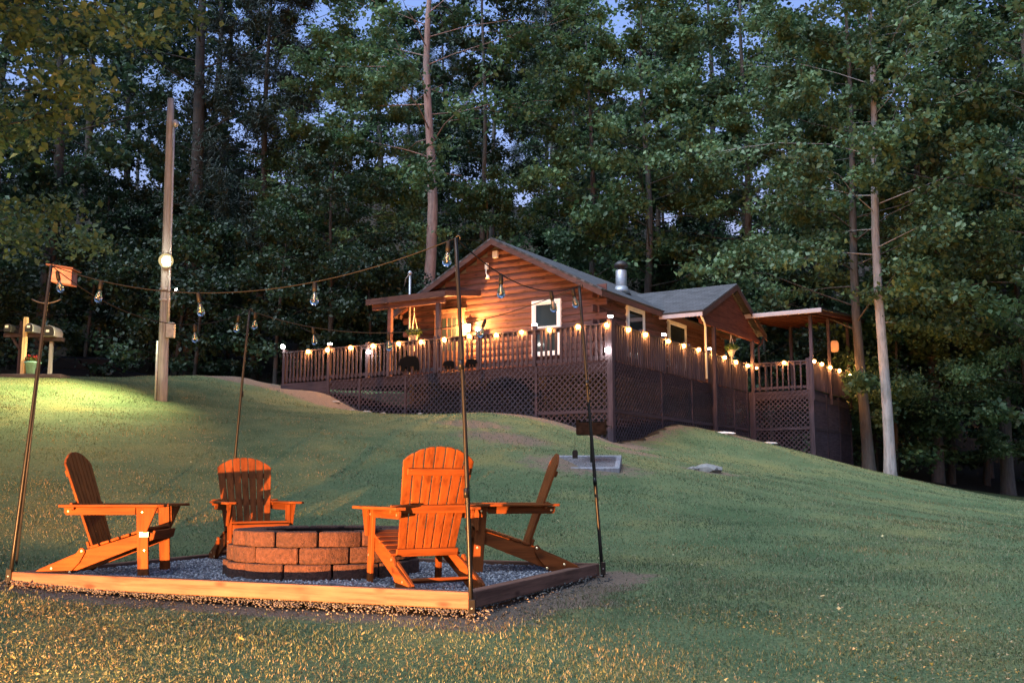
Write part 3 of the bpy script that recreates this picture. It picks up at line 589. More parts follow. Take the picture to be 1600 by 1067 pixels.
MB().tube([(.27, GY0 + .12, GZE - .13), (.22, GY0 + .5, GZE - .3), (.07, GY0 + .98, GZE - .35), (.07, GY0 + .98, 4.0)], .035, 8).build('downspout', M['white'], cab, True)
# entry porch roof
pr = slab('entry_roof', (-7.75, -.05, 6.14), (-5.0, -.05, 6.14), (-5.0, YF + .1, 6.42), (-7.75, YF + .1, 6.42), .05, M['shingle'], cab)
MB().box(-7.77, -4.98, -.085, -.052, 5.98, 6.15).build('fascia', M['trim_dark'], pr)
MB().prism([(-.05, 6.0), (YF, 6.27), (YF, 6.42), (-.05, 6.15)], lambda a, b, t_: (t_, a, b), -4.998, -4.965).build('fascia', M['trim_dark'], pr)
MB().box(-7.6, -5.08, .0, .10, 5.83, 5.99).build('porch_beam', M['log_x'], cab)
for x_ in (-6.98, -5.3): MB().box(x_ - .06, x_ + .06, .01, .13, FL, 5.83).build('porch_post', M['log_x'] if x_ < -6 else M['deck_z'], cab, bevel=.006)
# door, windows
def window(x0, x1, z0, z1, face='f', split=True):
    fr = .085; m = MB(); y_ = YF - .035 if face == 'f' else XR + .035
    T = (lambda a, d, z: (a, y_ + d, z)) if face == 'f' else (lambda a, d, z: (y_ - d, a, z))
    def bx(mm, a0, a1, d0, d1, z0_, z1_):
        vs = [T(a, d, z) for a, d, z in ((a0,d0,z0_),(a1,d0,z0_),(a1,d1,z0_),(a0,d1,z0_),(a0,d0,z1_),(a1,d0,z1_),(a1,d1,z1_),(a0,d1,z1_))]
        mm.add(vs, [(0,3,2,1),(4,5,6,7),(0,1,5,4),(1,2,6,5),(2,3,7,6),(3,0,4,7)]); return mm
    bx(m, x0 - fr, x1 + fr, 0, .12, z1, z1 + fr); bx(m, x0 - fr, x1 + fr, 0, .12, z0 - fr, z0); bx(m, x0 - fr, x0, .002, .12, z0, z1); bx(m, x1, x1 + fr, .002, .12, z0, z1)
    f = m.build('window', M['white'], cab); zm = (z0 + z1) / 2
    for a, b, d in ((zm, z1, .015), (z0, zm, .03)):
        s = MB(); bw = .045; bx(s, x0, x1, d, d + .025, b - bw, b); bx(s, x0, x1, d, d + .025, a, a + bw); bx(s, x0, x0 + bw, d, d + .025, a + bw, b - bw); bx(s, x1 - bw, x1, d, d + .025, a + bw, b - bw); s.build('sash', M['white'], f)
        g_ = MB(); bx(g_, x0 + bw, x1 - bw, d + .008, d + .02, a + bw, b - bw); g_.build('pane', M['window'], f)
    bk = MB(); bx(bk, x0, x1, .06, .11, z0, z1); bk.build('dark_recess', M['bear'], f)  # black sheet painting the unlit interior behind the glass
window(-3.17, -2.42, 4.47, 5.86); window(3.62, 4.62, 4.55, 5.84, 's'); window(6.6, 7.85, 4.55, 5.84, 's')
d = MB().box(-6.45, -5.62, YF - .06, YF - .005, FL, 5.86).build('door', M['trim_dark'], cab, bevel=.004)
MB().box(-6.28, -5.79, YF - .066, YF - .061, 4.75, 5.7).build('pane', M['window'], d)
for zz in (5.06, 5.38): MB().box(-6.28, -5.79, YF - .074, YF - .066, zz, zz + .03).build('muntin', M['log_x'], d)
for xx in (-6.12, -5.96): MB().box(xx, xx + .025, YF - .073, YF - .066, 4.75, 5.7).build('muntin', M['log_x'], d)
for x_ in (-6.56, -5.615): MB().box(x_, x_ + .105, YF - .075, YF + .0, FL, 5.86).build('door_trim', M['pine_z'], cab, bevel=.004)
MB().box(-6.6, -5.46, YF - .077, YF + .0, 5.862, 5.97).build('door_trim', M['pine_x'], cab, bevel=.004)
ch = MB(); cy_ = 5.3; cx_ = -2.2; ch.lathe([(.17, 6.3), (.17, 7.35), (.16, 7.36)], 16, (cx_, cy_, 0)); cho = ch.build('chimney', M['metal_gal'], cab, True)
MB().lathe([(.11, 7.36), (.11, 7.45), (.21, 7.46), (.21, 7.56), (.08, 7.66)], 16, (cx_, cy_, 0)).build('chimney_cap', M['metal_dark'], cho, True)
MB().lathe([(.26, 6.62), (.30, 6.60), (.18, 6.86)], 16, (cx_, cy_, 0)).build('flashing', M['metal_gal'], cho, True)
MB().box(-4.53, -4.36, YF - .09, YF - .01, 7.32, 7.52).build('gable_vent', M['white'], cab, bevel=.006)
gp = MB().box(-4.78, -4.70, YF - .10, YF - .01, 7.02, 7.2).build('gable_lamp', M['white'], cab, bevel=.006)
MB().tube([(-4.74, YF - .08, 7.03), (-4.72, YF - .12, 6.9), (-4.66, YF - .14, 6.8)], .018, 6).build('conduit', M['white'], gp, True)
MB().lathe([(.02, 0), (.05, -.05), (.055, -.1)], 10, (-4.64, YF - .15, 6.82)).build('flood_head', M['white'], gp, True)
mx = MB(); mx.tube([(-7.45, YF - .12, 4.0), (-7.45, YF - .12, 7.15)], .035, 8); ms = mx.build('service_mast', M['metal_gal'], cab, True)
MB().lathe([(.035, 0), (.075, .05), (.05, .12), (.01, .14)], 10, (-7.45, YF - .12, 7.12)).build('weather_head', M['metal_gal'], ms, True)
MB().tube([(-7.45, YF - .15, 7.16), (-7.62, YF - .1, 7.05), (-7.75, YF, 6.85)], .014, 6).build('service_wire', M['metal_gal'], ms, True)
# sconce by the door
def point(name, parent, loc, power, color, rad):
    l = bpy.data.lights.new(name, 'POINT'); l.energy = power; l.color = color; l.shadow_soft_size = rad
    o = bpy.data.objects.new(name, l); col.objects.link(o); o.location = loc
    if parent: o.parent = parent
    return o
sn = thing('porch_sconce', 'glowing lantern sconce on the logs beside the front door', 'lamp', W(-5.33, YF - .14, 5.38), RZ)
MB().box(-.05, .05, .08, .105, -.12, .14).build('backplate', M['metal_black'], sn, bevel=.004)
MB().lathe([(.05, -.14), (.085, .06)], 6).build('lamp_glass', M['warm_hot'], sn)
MB().lathe([(.10, .062), (.09, .075), (.02, .14)], 6).build('lamp_cap', M['metal_black'], sn)
MB().bar((0, 0, .1), (0, .09, .1), .02, .02).build('lamp_arm', M['metal_black'], sn)
SC_L = point('sconce_bulb', sn, (0, -.12, -.02), 38, (1, .42, .11), .05)
pl = thing('house_plaque', 'small carved wooden plaque on the logs beside the glowing sconce', 'sign', W(-4.98, YF - .035, 5.23), RZ)
MB().box(-.13, .13, -.012, .012, -.075, .075).build('board', M['pine_x'], pl, bevel=.005)
for i in range(3): MB().lathe([(.032, 0), (.032, .008), (.02, .012)], 10, (-.08 + .08 * i, -.013, 0), (0, -1, 0)).build('carved_boss', M['trim_dark'], pl)

# ------------------------------------------------------------------ deck
deck = thing('wraparound_deck', 'dark stained timber deck wrapping the cabin with lattice skirting and railings', 'deck', (KX, KY, 0), RZ)
X0, XB, YBP, YE = -11.05, 2.12, 10.3, 15.3
MB().box(X0, -.04, .04, YF + .05, FL - .04, FL).build('floor_boards', M['deck_x'], deck)
MB().box(XR - .02, -.04, YF + .06, YE, FL - .04, FL - .001).build('floor_boards', M['deck_y'], deck)
MB().box(-.03, XB - .04, YBP + .04, YE, FL - .04, FL).build('floor_boards', M['deck_x'], deck)
MB().box(X0, -.05, .05, .09, FL - .27, FL - .045).build('rim_joist', M['deck_x'], deck)
MB().box(-.09, -.05, .1, YBP, FL - .27, FL - .045).build('rim_joist', M['deck_y'], deck)
MB().box(-.03, XB - .05, YBP + .05, YBP + .09, FL - .27, FL - .045).build('rim_joist', M['deck_x'], deck)
MB().box(XB - .09, XB - .05, YBP + .1, YE, FL - .27, FL - .045).build('rim_joist', M['deck_y'], deck)
def clip(p, d, a0, a1, b0, b1):
    t0, t1 = -1e9, 1e9
    for q, v, lo, hi in ((p[0], d[0], a0, a1), (p[1], d[1], b0, b1)):
        ta, tb = (lo - q) / v, (hi - q) / v
        if ta > tb: ta, tb = tb, ta
        t0, t1 = max(t0, ta), min(t1, tb)
    return (t0, t1) if t1 - t0 > .02 else None
def lattice(T, a0, a1, b0, b1, pitch=.112, w=.034):
    m = MB()
    for sgn, dep in ((1, 0), (-1, .010)):
        d = (1, sgn); L = (a1 - a0) + (b1 - b0); k = -L
        while k < L:
            p = (a0 + k, b0 if sgn > 0 else b1); r = clip(p, d, a0, a1, b0, b1)
            if r:
                A = (p[0] + d[0] * r[0], p[1] + d[1] * r[0]); B = (p[0] + d[0] * r[1], p[1] + d[1] * r[1]); s = w / 2 / 1.414
                pts = [(A[0] - s, A[1] + s * sgn), (A[0] + s, A[1] - s * sgn), (B[0] + s, B[1] - s * sgn), (B[0] - s, B[1] + s * sgn)]
                v = [T(a, dep, b) for a, b in pts] + [T(a, dep + .009, b) for a, b in pts]
                m.add(v, [(0,1,2,3), (7,6,5,4), (0,4,5,1), (1,5,6,2), (2,6,7,3), (3,7,4,0)])
            k += pitch * 1.414
    return m
def skirt(T, cuts, zlow, axis, mid=True):
    for i, (a, b) in enumerate(zip(cuts[:-1], cuts[1:])):
        z0 = zlow((a + b) / 2, a, b); o = lattice(T, a + .03, b - .03, z0, FL - .02).build('lattice_panel', M['deck_' + axis], deck); o['kind'] = 'stuff'
        if mid and FL - z0 > 1.5:
            v = [T(x, dd, z) for dd in (-.012, .02) for x, z in ((a + .05, FL - 1.28), (b - .05, FL - 1.28), (b - .05, FL - 1.20), (a + .05, FL - 1.20))]
            MB().add(v, [(0,1,2,3), (7,6,5,4), (0,4,5,1), (1,5,6,2), (2,6,7,3), (3,7,4,0)]).build('skirt_rail', M['deck_' + axis], deck)
    for k, a in enumerate(cuts):
        hw = .03 if 0 < k < len(cuts) - 1 else .055
        q = T(a, 0, 0); g0 = gz1(*W(q[0], q[1])[:2]) - .25
        v = [T(a + x, dd, z) for dd in (-.02, .035) for x, z in ((-hw, g0), (hw, g0), (hw, FL - .02), (-hw, FL - .02))]
        MB().add(v, [(0,1,2,3), (7,6,5,4), (0,4,5,1), (1,5,6,2), (2,6,7,3), (3,7,4,0)]).build('skirt_post', M['deck_z'], deck)
def low(T): return lambda m_, a, b: min(gz1(*W(*T(x, 0, 0)[:2])[:2]) for x in (a, m_, b)) - .12
TF = lambda a, d, z: (a, d, z); TS = lambda a, d, z: (-d, a, z); TB = lambda a, d, z: (a, YBP + d, z); TE = lambda a, d, z: (XB - d, a, z)
skirt(TF, [-9.2, -8.0, -6.35, -4.45, -2.15, -.06], low(TF), 'x'); skirt(TS, [.06, 3.1, 5.3, 7.0, 8.9, 10.24], low(TS), 'y')
skirt(TB, [.10, 2.06], low(TB), 'x'); 
# boarded end of the bump out: vertical dark panels
ys = np.linspace(YBP + .06, YE - .06, 4)
for a, b in zip(ys[:-1], ys[1:]):
    o = lattice(TE, a + .03, b - .03, 1.4, FL - .3, .075, .05).build('lattice_panel', M['deck_y'], deck); o['kind'] = 'stuff'
for a in ys: MB().box(XB - .06, XB + .02, a - .05, a + .05, 1.2, FL - .04).build('skirt_post', M['deck_z'], deck)
MB().box(XB - .05, XB + .012, YBP + .12, YE - .12, 2.62, 2.70).build('skirt_rail', M['deck_y'], deck)
MB().box(XB - .05, XB + .012, YBP + .12, YE - .12, FL - .32, FL - .14).build('skirt_rail', M['deck_y'], deck)
MB().box(X0 - .02, -9.25, -.02, .03, FL - .38, FL - .02).build('skirt_board', M['deck_x'], deck)
RT = FL + .95
balm = {}
def railing(T, a0, a1, axis, pitch=.142, bw=.062, posts=()):
    v = lambda x0, x1, d0, d1, z0, z1: [T(x, d, z) for z in (z0, z1) for x, d in ((x0, d0), (x1, d0), (x1, d1), (x0, d1))]
    FCS = [(0,3,2,1),(4,5,6,7),(0,1,5,4),(1,2,6,5),(2,3,7,6),(3,0,4,7)]
    r = MB().add(v(a0, a1, -.03, .10, RT - .035, RT), FCS).build('railing', M['deck_' + axis], deck, bevel=.005)
    MB().add(v(a0, a1, .012, .05, RT - .125, RT - .04), FCS).build('upper_rail', M['deck_' + axis], r)
    MB().add(v(a0, a1, .012, .05, FL + .06, FL + .145), FCS).build('lower_rail', M['deck_' + axis], r)
    n = int((a1 - a0) / pitch)
    for i in range(n):
        a = a0 + (i + .5) * (a1 - a0) / n
        if min([abs(a - p) for p in posts] + [9]) < .10: continue
        key = (axis, bw)
        if key not in balm:
            balm[key] = MB().add([(-bw/2,-.018,0),(bw/2,-.018,0),(bw/2,.018,0),(-bw/2,.018,0),(-bw/2,-.018,.90),(bw/2,-.018,.90),(bw/2,.018,.90),(-bw/2,.018,.90)], FCS).mesh('baluster', M['deck_z'], bevel=.004)
        o = link('baluster', balm[key], r); o.location = T(a + random.uniform(-.008, .008), -.008, FL + .012); o.rotation_euler = (R(random.uniform(-.5, .5)), R(random.uniform(-.6, .6)), 0 if axis == 'x' else R(90))
    for p in posts:
        MB().add(v(p - .05, p + .05, -.022, .085, FL - .02, RT + .07), FCS).build('rail_post', M['deck_z'], r, bevel=.006)
FPOST = [-10.98, -9.2, -7.75, -6.98, -5.35, -3.95, -2.2]; SPOST = [1.9, 3.4, 5.2, 6.9, 8.6, 10.2]
railing(TF, X0, -.06, 'x', posts=FPOST); railing(TS, .10, YBP - .02, 'y', posts=SPOST); railing(TB, .12, XB - .06, 'x', .19, .05, posts=(2.0,)); railing(TE, YBP + .06, YE, 'y', .17, .05, posts=(YE - .06,))
MB().box(-.09, .05, -.05, .09, 1.6, RT + .10).build('corner_post', M['deck_z'], deck, bevel=.008)
MB().box(XB - .06, XB + .045, YBP - .05, YBP + .06, 1.5, RT + .1).build('corner_post', M['deck_z'], deck, bevel=.008)
# bump out roof
br_ = slab('shed_roof', (-.3, YBP - .35, 6.46), (XB + .5, YBP - .35, 6.46), (XB + .5, YE + 1.0, 6.98), (-.3, YE + 1.0, 6.98), .06, M['metal_dark'], deck)
MB().box(-.3, XB + .5, YBP - .42, YBP - .353, 6.31, 6.45).build('gutter', M['gutter'], br_, bevel=.01)
for i in range(9):
    x = -.2 + i * (XB + .6) / 8; MB().prism([(YBP - .3, 6.40), (YE + .9, 6.915), (YE + .9, 6.80), (YBP - .3, 6.28)], lambda a, b, t_: (t_, a, b), x - .02, x + .02).build('rafter', M['gable'], br_)
for y_ in (YBP + .02, 12.55, YE - .05): MB().box(XB - .03, XB + .07, y_ - .05, y_ + .05, FL - .35, 6.30 + (y_ - YBP) * .085).build('roof_post', M['deck_z'], deck, bevel=.006)
MB().box(.02, .12, YE - .1, YE, FL, 6.72).build('roof_post', M['deck_z'], deck)

# ------------------------------------------------------------------ lights and ornaments on the deck
bulbW = MB().ball((0, 0, 0), .036, 8, 5, 1.15).mesh('bulb', M['warm'], True); haloW = MB().ball((0, 0, 0), .078, 12, 8, 1.05).mesh('glow_ball', M['shell'], True)  # outer ball is an added bloom halo, not part of the bulb
def rail_string(lb, pts, ends):
    t = thing('rail_string_lights', lb, 'string lights', (KX, KY, 0), RZ, 'warm string lights along the deck rails'); pts = [Vector(p) for p in pts]
    path = []; al = [Vector(ends[0])] + pts + [Vector(ends[1])]
    for a, b in zip(al[:-1], al[1:]):
        for s in np.linspace(0, 1, 6)[:-1]: path.append(a.lerp(b, s) + Vector((0, 0, .055 - .07 * 4 * s * (1 - s))))
    path.append(al[-1] + Vector((0, 0, .055)))
    MB().tube(path, .008, 5).build('cord', M['plastic_black'], t)
    for p in pts: o = link('bulb', bulbW, t); o.location = p; link('glow_ball', haloW, o)
fpx = (482, 512, 548, 583, 623, 658, 694, 733, 775, 815, 858, 903, 948)
rail_string('warm lit bulbs strung along the front railing', [(ony_c(x, 530, -.07)[0], -.075, RT - .06 + random.uniform(-.02, .02)) for x in fpx], [(X0, -.07, RT - .06), (-.02, -.09, RT - .05)])
spx = (983, 1010, 1045, 1069, 1092, 1116, 1132, 1150, 1168, 1181)
rail_string('warm lit bulbs strung along the side railing below the cross gable', [(.075, onx_c(x, 545, .075)[1], RT - .06 + random.uniform(-.02, .02)) for x in spx], [(.08, .1, RT - .05), (.2, YBP - .1, RT - .05)])
rail_string('warm lit bulbs strung round the railing of the roofed bump out', [(ony_c(1225, 565, YBP - .07)[0], YBP - .08, RT - .05)] + [(XB + .09, onx_c(x, 572, XB + .08)[1], RT - .05) for x in (1272, 1284, 1297, 1311, 1327)], [(.3, YBP - .08, RT - .05), (XB + .08, YE, RT - .05)])
def solar(x, y, z, lb):
    t = thing('solar_light', lb, 'lamp', W(x, y, z), RZ, 'white solar lights on the deck posts')
    MB().box(-.06, .06, -.06, .06, 0, .03).build('base', M['metal_black'], t, bevel=.004)
    MB().lathe([(.045, .03), (.065, .045), (.06, .07)], 10).build('lens', M['cool'], t)
    MB().lathe([(.085, .071), (.08, .09), (.03, .10)], 4).build('cap', M['metal_black'], t)
for x, s in ((-9.2, 'next to the end of the deck'), (-3.95, 'nearest the house plaque'), (-2.2, 'in front of the white framed window')): solar(x, .03, RT + .07, 'white solar light on the front rail post ' + s)
solar(-.02, .02, RT + .10, 'white solar light on the tall corner post of the deck')
for y, s in ((3.4, 'below the first side window'), (6.9, 'beside the porch post')): solar(-.03, y, RT + .07, 'white solar light on the side rail post ' + s)
def spotbulb(p, lb):
    t = thing('deck_flood', lb, 'lamp', p, RZ, 'round white deck floodlights')
    MB().ball((0, -.05, 0), .06, 10, 6).build('glow_ball', M['cool'], t, True); MB().box(-.04, .04, -.01, .05, -.04, .04).build('mount', M['metal_black'], t)
spotbulb(W(-.05, -.06, 4.15), 'round white floodlight on the corner post above the lattice'); spotbulb(W(-7.62, -.05, 4.62), 'round white light hung on the front railing near the big bear'); spotbulb(W(-10.98, -.02, RT + .16), 'round white light on the last post at the driveway end')
bearp = [(-.30,.02),(-.21,.02),(-.17,.14),(-.10,.15),(-.10,.02),(0,.02),(.01,.15),(.10,.14),(.12,.02),(.20,.02),(.19,.12),(.23,.02),(.31,.02),(.30,.24),(.27,.36),(.16,.44),(.02,.43),(-.12,.46),(-.22,.42),(-.30,.38),(-.34,.40),(-.36,.36),(-.40,.28),(-.44,.24),(-.43,.20),(-.34,.18),(-.30,.14)]
for px, s, fl, lb in ((641, 1.0, 1, 'large black bear cut-out hung on the front railing'), (702, .52, 1, 'small black cub cut-out above a white ledge on the railing'), (735, .52, -1, 'small black cub cut-out behind the slim corner pole')):
    o = MB().prism([(a * s * fl, b * s) for a, b in bearp], lambda a, b, t_: (a, t_, b), 0, .012).build('bear_cutout', M['bear']); o.location = W(ony_c(px, 565, -.06)[0], -.06, FL + .07); o.rotation_euler = (0, 0, RZ)
    tag(o, lb, 'ornament', 'bear cut-outs on the railing')
def leaf_ball(nleaf, r, size, sz=.6):
    p = rng.normal(0, 1, (nleaf, 3)); p /= np.linalg.norm(p, axis=1)[:, None]; p *= r * rng.uniform(.3, 1, (nleaf, 1)) ** .5; p[:, 2] *= sz
    return leaves_at(p, size)
def leaves_at(p, size, up=.6):
    n = len(p); nr = rng.normal(0, 1, (n, 3)); nr[:, 2] = np.abs(nr[:, 2]) + up; nr /= np.linalg.norm(nr, axis=1)[:, None]
    a = np.cross(nr, rng.normal(0, 1, (n, 3))); a /= np.linalg.norm(a, axis=1)[:, None]; b = np.cross(nr, a); s = size * rng.uniform(.45, 1.45, (n, 1))
    fold = nr * s * rng.uniform(-.1, .3, (n, 1))
    V = np.stack([p - a * s * .5, p + b * s * .36 + fold, p + a * s * .55, p - b * s * .36 + fold], 1).reshape(-1, 3)
    i = np.arange(n) * 4; F = np.stack([np.c_[i, i + 1, i + 2], np.c_[i, i + 2, i + 3]], 1).reshape(-1, 3); return V, F
def basket(p, drop, lb):
    t = thing('hanging_basket', lb, 'plant', p, 0, 'hanging flower baskets')
    MB().lathe([(.06, -.2), (.13, -.02), (.14, 0)], 12).build('pot', M['pot'], t, True)
    V, F = leaf_ball(260, .24, .075, .55); V[:, 2] += .08; link('foliage', raw_mesh('foliage', V, F, M['leaf_f']), t)
    for k in range(3): MB().tube([(.13 * math.cos(k * 2.09), .13 * math.sin(k * 2.09), 0), (0, 0, drop * .8), (0, 0, drop)], .008, 5).build('cord', M['pot'], t)
    MB().tube([(0, 0, -.2), (.01, 0, -.45)], .02, 6).build('tassel', M['pot'], t)
basket(W(-6.35, .35, 5.05), .8, 'flowering basket hanging under the entry porch roof'); basket(W(.1, 8.5, 5.1), .6, 'flowering basket hanging from the cross gable beam')
t = thing('hanging_lantern', 'orange paper lantern hanging under the bump out roof', 'lantern', W(XB - .2, 14.2, 5.75), RZ)
MB().lathe([(.10, -.2), (.15, -.12), (.15, .12), (.10, .2)], 10).build('shade', M['lantern'], t, True); MB().tube([(0, 0, .2), (0, 0, .95)], .008, 5).build('cord', M['metal_black'], t)

# ------------------------------------------------------------------ utility pole
ub = ony(253, 625, 24.0); ut = ony(267, 155, 24.0); uz = gz1(ub[0], ub[1]); d = Vector((ut[0] - ub[0], ut[1] - ub[1], ut[2] - uz))
up = thing('utility_pole', 'weathered grey wooden utility pole with a lit floodlight halfway up', 'utility pole', (ub[0], ub[1], uz))
MB().tube([d * s for s in np.linspace(-.02, 1, 12)], list(np.linspace(.125, .085, 12)), 14).build('pole_shaft', M['gal_pole'], up, True)
MB().tube([d * s + Vector((.13, -.1, 0)) for s in np.linspace(.23, .90, 8)], .03, 8).build('conduit', M['metal_gal'], up, True)
MB().lathe([(.03, -.05), (.085, 0), (.07, .1), (.02, .14)], 10, d * .905 + Vector((.16, -.1, 0))).build('weather_head', M['metal_gal'], up, True)
MB().tube([Vector((-.12, -.1, -.1)), d * .19 + Vector((-.11, -.1, 0))], .03, 6).build('ground_guard', M['metal_gal'], up, True)
mb = d * .20 + Vector((.19, -.1, 0)); MB().box(mb.x - .09, mb.x + .09, mb.y - .08, mb.y + .08, mb.z, mb.z + .36).build('meter_box', M['metal_gal'], up, bevel=.01)
for s in (.30, .335): q = d * s + Vector((.22, -.14, 0)); m = MB(); m.bar(q, q + Vector((.10, -.04, .18)), .14, .02, (1, 0, 0)); m.build('solar_panel', M['window'], up)
for s in (.325, .36): MB().lathe([(.132, -.02), (.132, .02)], 14, d * s).build('band', M['metal_gal'], up)
lp = d * ((757 - 407) / 1600 * 24 - (uz - CZ)) .__truediv__(1) if False else d * (((757 - 407) / 1600 * 24 + CZ - uz) / d.z)
q = lp + Vector((.09, -.24, 0)); MB().box(q.x - .1, q.x + .1, q.y + .02, q.y + .1, q.z - .14, q.z + .14).build('floodlight', M['metal_dark'], up, bevel=.01)
MB().ball(q + Vector((0, -.03, 0)), .095, 12, 8).build('flood_globe', M['flood'], up, True); MB().ball(q + Vector((0, -.03, 0)), .17, 16, 10).build('flood_halo', M['halo'], up, True); MB().lathe([(.10, 0), (.10, .03), (.05, .08)], 14, q + Vector((0, .02, 0)), (-.25, -1, -.2)).build('flood_lens', M['flood'], up, True)  # outermost ball is an added halo imitating the lamp's bloom
spot('flood_lamp', up, q + Vector((-.22, -.38, .02)), (-.62, -.5, -.6), 200, (1, .85, .40), 140, 1.0, .05)

# ------------------------------------------------------------------ nesting box on its own post beside the outer pole
px_, py_ = ony(27, 842, 9.6)[:2]; g0 = gz1(px_, py_)
nb_ = thing('nesting_box_post', 'thin metal garden post carrying a rosy wooden nesting box and curved arms', 'bird house', (px_, py_, g0))
tp = Vector(ony(79, 415, 9.6)) - Vector((px_, py_, g0))
MB().tube([Vector((0, 0, -.1)), tp], .012, 8).build('post', M['metal_dark'], nb_, True)
a_ = tp * .87; MB().tube([a_ + Vector((x, 0, .5 * x * x * 4)) for x in np.linspace(-.14, .14, 9)], .007, 6).build('curved_arm', M['metal_dark'], nb_, True)
m = MB(); m.prism([(.03, -.02), (.235, -.055), (.235, -.20), (.03, -.165)], lambda a, b, t_: tp + Vector((a, t_, b)), -.07, .07); hb = m.build('box_body', M['pine_x'], nb_, bevel=.006)
hb.data.materials[0] = mat_wood('rosy_wood', (.36, .19, .17), 0, .7)
m = MB(); m.prism([(.0, .0), (.26, -.04), (.26, -.055), (.0, -.015)], lambda a, b, t_: tp + Vector((a, t_, b)), -.1, .1); m.build('box_roof', M['trim_dark'], nb_)

# ------------------------------------------------------------------ mailbox stand, planter
mxp, myp = -12.1, 25.4; mz = gz1(mxp, myp)
ms_ = thing('mailbox_stand', 'wooden roadside mailbox stand with a crossbeam and pale new post', 'mailbox', (mxp, myp, mz))
MB().box(-.55, .95, -.25, .35, -.15, .06).build('base_timber', M['deck_x'], ms_, bevel=.01)
MB().box(-.25, -.16, -.02, .07, 0, 1.42).build('post', M['deck_z'], ms_, bevel=.006); MB().box(-.11, -.01, -.14, -.04, 0, 1.50).build('post', mat_wood('new_post', (.62, .48, .28), 2), ms_, bevel=.01)
MB().box(.52, .60, -.02, .07, 0, .98).build('post', M['gal_pole'], ms_, bevel=.006)
MB().box(-.62, .30, -.07, .06, 1.0, 1.10).build('crossbeam', M['deck_x'], ms_, bevel=.006); MB().box(.28, .86, -.10, .09, .90, .99).build('shelf', M['deck_x'], ms_, bevel=.006)
m = MB(); m.bar((-.42, 0, 1.0), (-.22, 0, .72), .07, .06); m.build('brace', M['deck_x'], ms_)
def mailbox(x, z, w, lb, matr):
    t = thing('mailbox', lb, 'mailbox', (mxp + x, myp - .05, mz + z), 0, 'mailboxes on the roadside stand')
    arch = [(-w, 0), (w, 0), (w, .12)] + [(w * math.cos(a), .12 + w * math.sin(a)) for a in np.linspace(.2, 2.94, 7)] + [(-w, .12)]
    MB().prism(arch, lambda a, b, t_: (a, t_, b), -.24, .24).build('shell', matr, t, bevel=.006); MB().prism([(a * .9, .01 + b * .9) for a, b in arch], lambda a, b, t_: (a, t_, b), -.252, -.243).build('door', M['metal_dark'], t)
    MB().box(-.05, .03, -.258, -.253, .10, .16).build('number_plate', M['white'], t)
mailbox(-.42, 1.102, .09, 'small dark mailbox at the free end of the crossbeam', M['metal_dark']); mailbox(.12, 1.102, .10, 'grey mailbox beside the pale new post', M['metal_gal']); mailbox(.60, .992, .16, 'large grey mailbox on the lower shelf', M['metal_gal'])
t = thing('flower_planter', 'teal planter of red flowers between the mailbox posts', 'planter', (mxp + .18, myp - .1, mz + .06))
MB().lathe([(.13, 0), (.18, .27), (.20, .275), (.20, .31)], 14).build('pot', M['teal'], t, True)
V, F = leaf_ball(160, .17, .07, .5); V[:, 2] += .36; link('foliage', raw_mesh('foliage', V, F, M['leaf_f']), t)
V, F = leaf_ball(60, .18, .06, .4); V[:, 2] += .42; link('blossom', raw_mesh('blossom', V, F, M['petal']), t)

# ------------------------------------------------------------------ pedestal grill in its gravel bed
gx, gy = 1.30, 18.35; gz0 = gz1(gx, gy)
gb_ = thing('grill_bed', 'small timber square of pale gravel around the grill post', 'frame', (gx, gy, gz0 + .0), R(-8)); gb_.rotation_euler = (math.atan(.205), 0, R(-8))
s_ = .63
for a, b, c_, d_ in ((-s_, s_, -s_, -s_ + .09), (-s_, s_, s_ - .09, s_), (-s_, -s_ + .088, -s_ + .092, s_ - .092), (s_ - .088, s_, -s_ + .092, s_ - .092)): MB().box(a, b, c_, d_, -.10, .05).build('timber', M['gal_pole'], gb_, bevel=.008)
MB().box(-s_ + .03, s_ - .03, -s_ + .03, s_ - .03, -.3, .035).build('gravel_fill', M['gravel_base'], gb_)
gr = thing('pedestal_grill', 'rusty black steel box grill on a thin pedestal post', 'grill', (gx + .12, gy, gz0 + .07), R(-8))
MB().tube([(0, 0, -.1), (0, 0, .45)], .028, 8).build('pedestal', M['metal_black'], gr)
m = MB(); m.box(-.26, .26, -.2, .2, .45, .48); m.box(-.26, -.24, -.2, .2, .482, .72); m.box(.24, .26, -.2, .2, .482, .72); m.box(-.238, .238, .18, .2, .482, .70); m.box(-.238, .238, -.2, -.185, .482, .66); m.build('firebox', M['rust'], gr)
m = MB(); [m.tube([(x, -.19, .6), (x, .19, .6)], .007, 5) for x in np.linspace(-.22, .22, 12)]; m.build('grate', M['metal_dark'], gr)
MB().tube([(.26, 0, .6), (.36, -.05, .6), (.36, -.05, .55)], .01, 6).build('handle', M['metal_black'], gr)
t = thing('hanging_scraper', 'dark grill scraper hanging from the firebox on a wire', 'tool', (gx - .18, gy - .06, gz0 + .1))
MB().tube([(0, 0, .12), (0, 0, .44)], .004, 5).build('wire', M['metal_black'], t); MB().prism([(-.045, 0), (.045, 0), (.05, .11), (.03, .15), (-.03, .15), (-.05, .11)], lambda a, b, t_: (a, t_, b), -.015, .015).build('plate', M['metal_black'], t, bevel=.004)
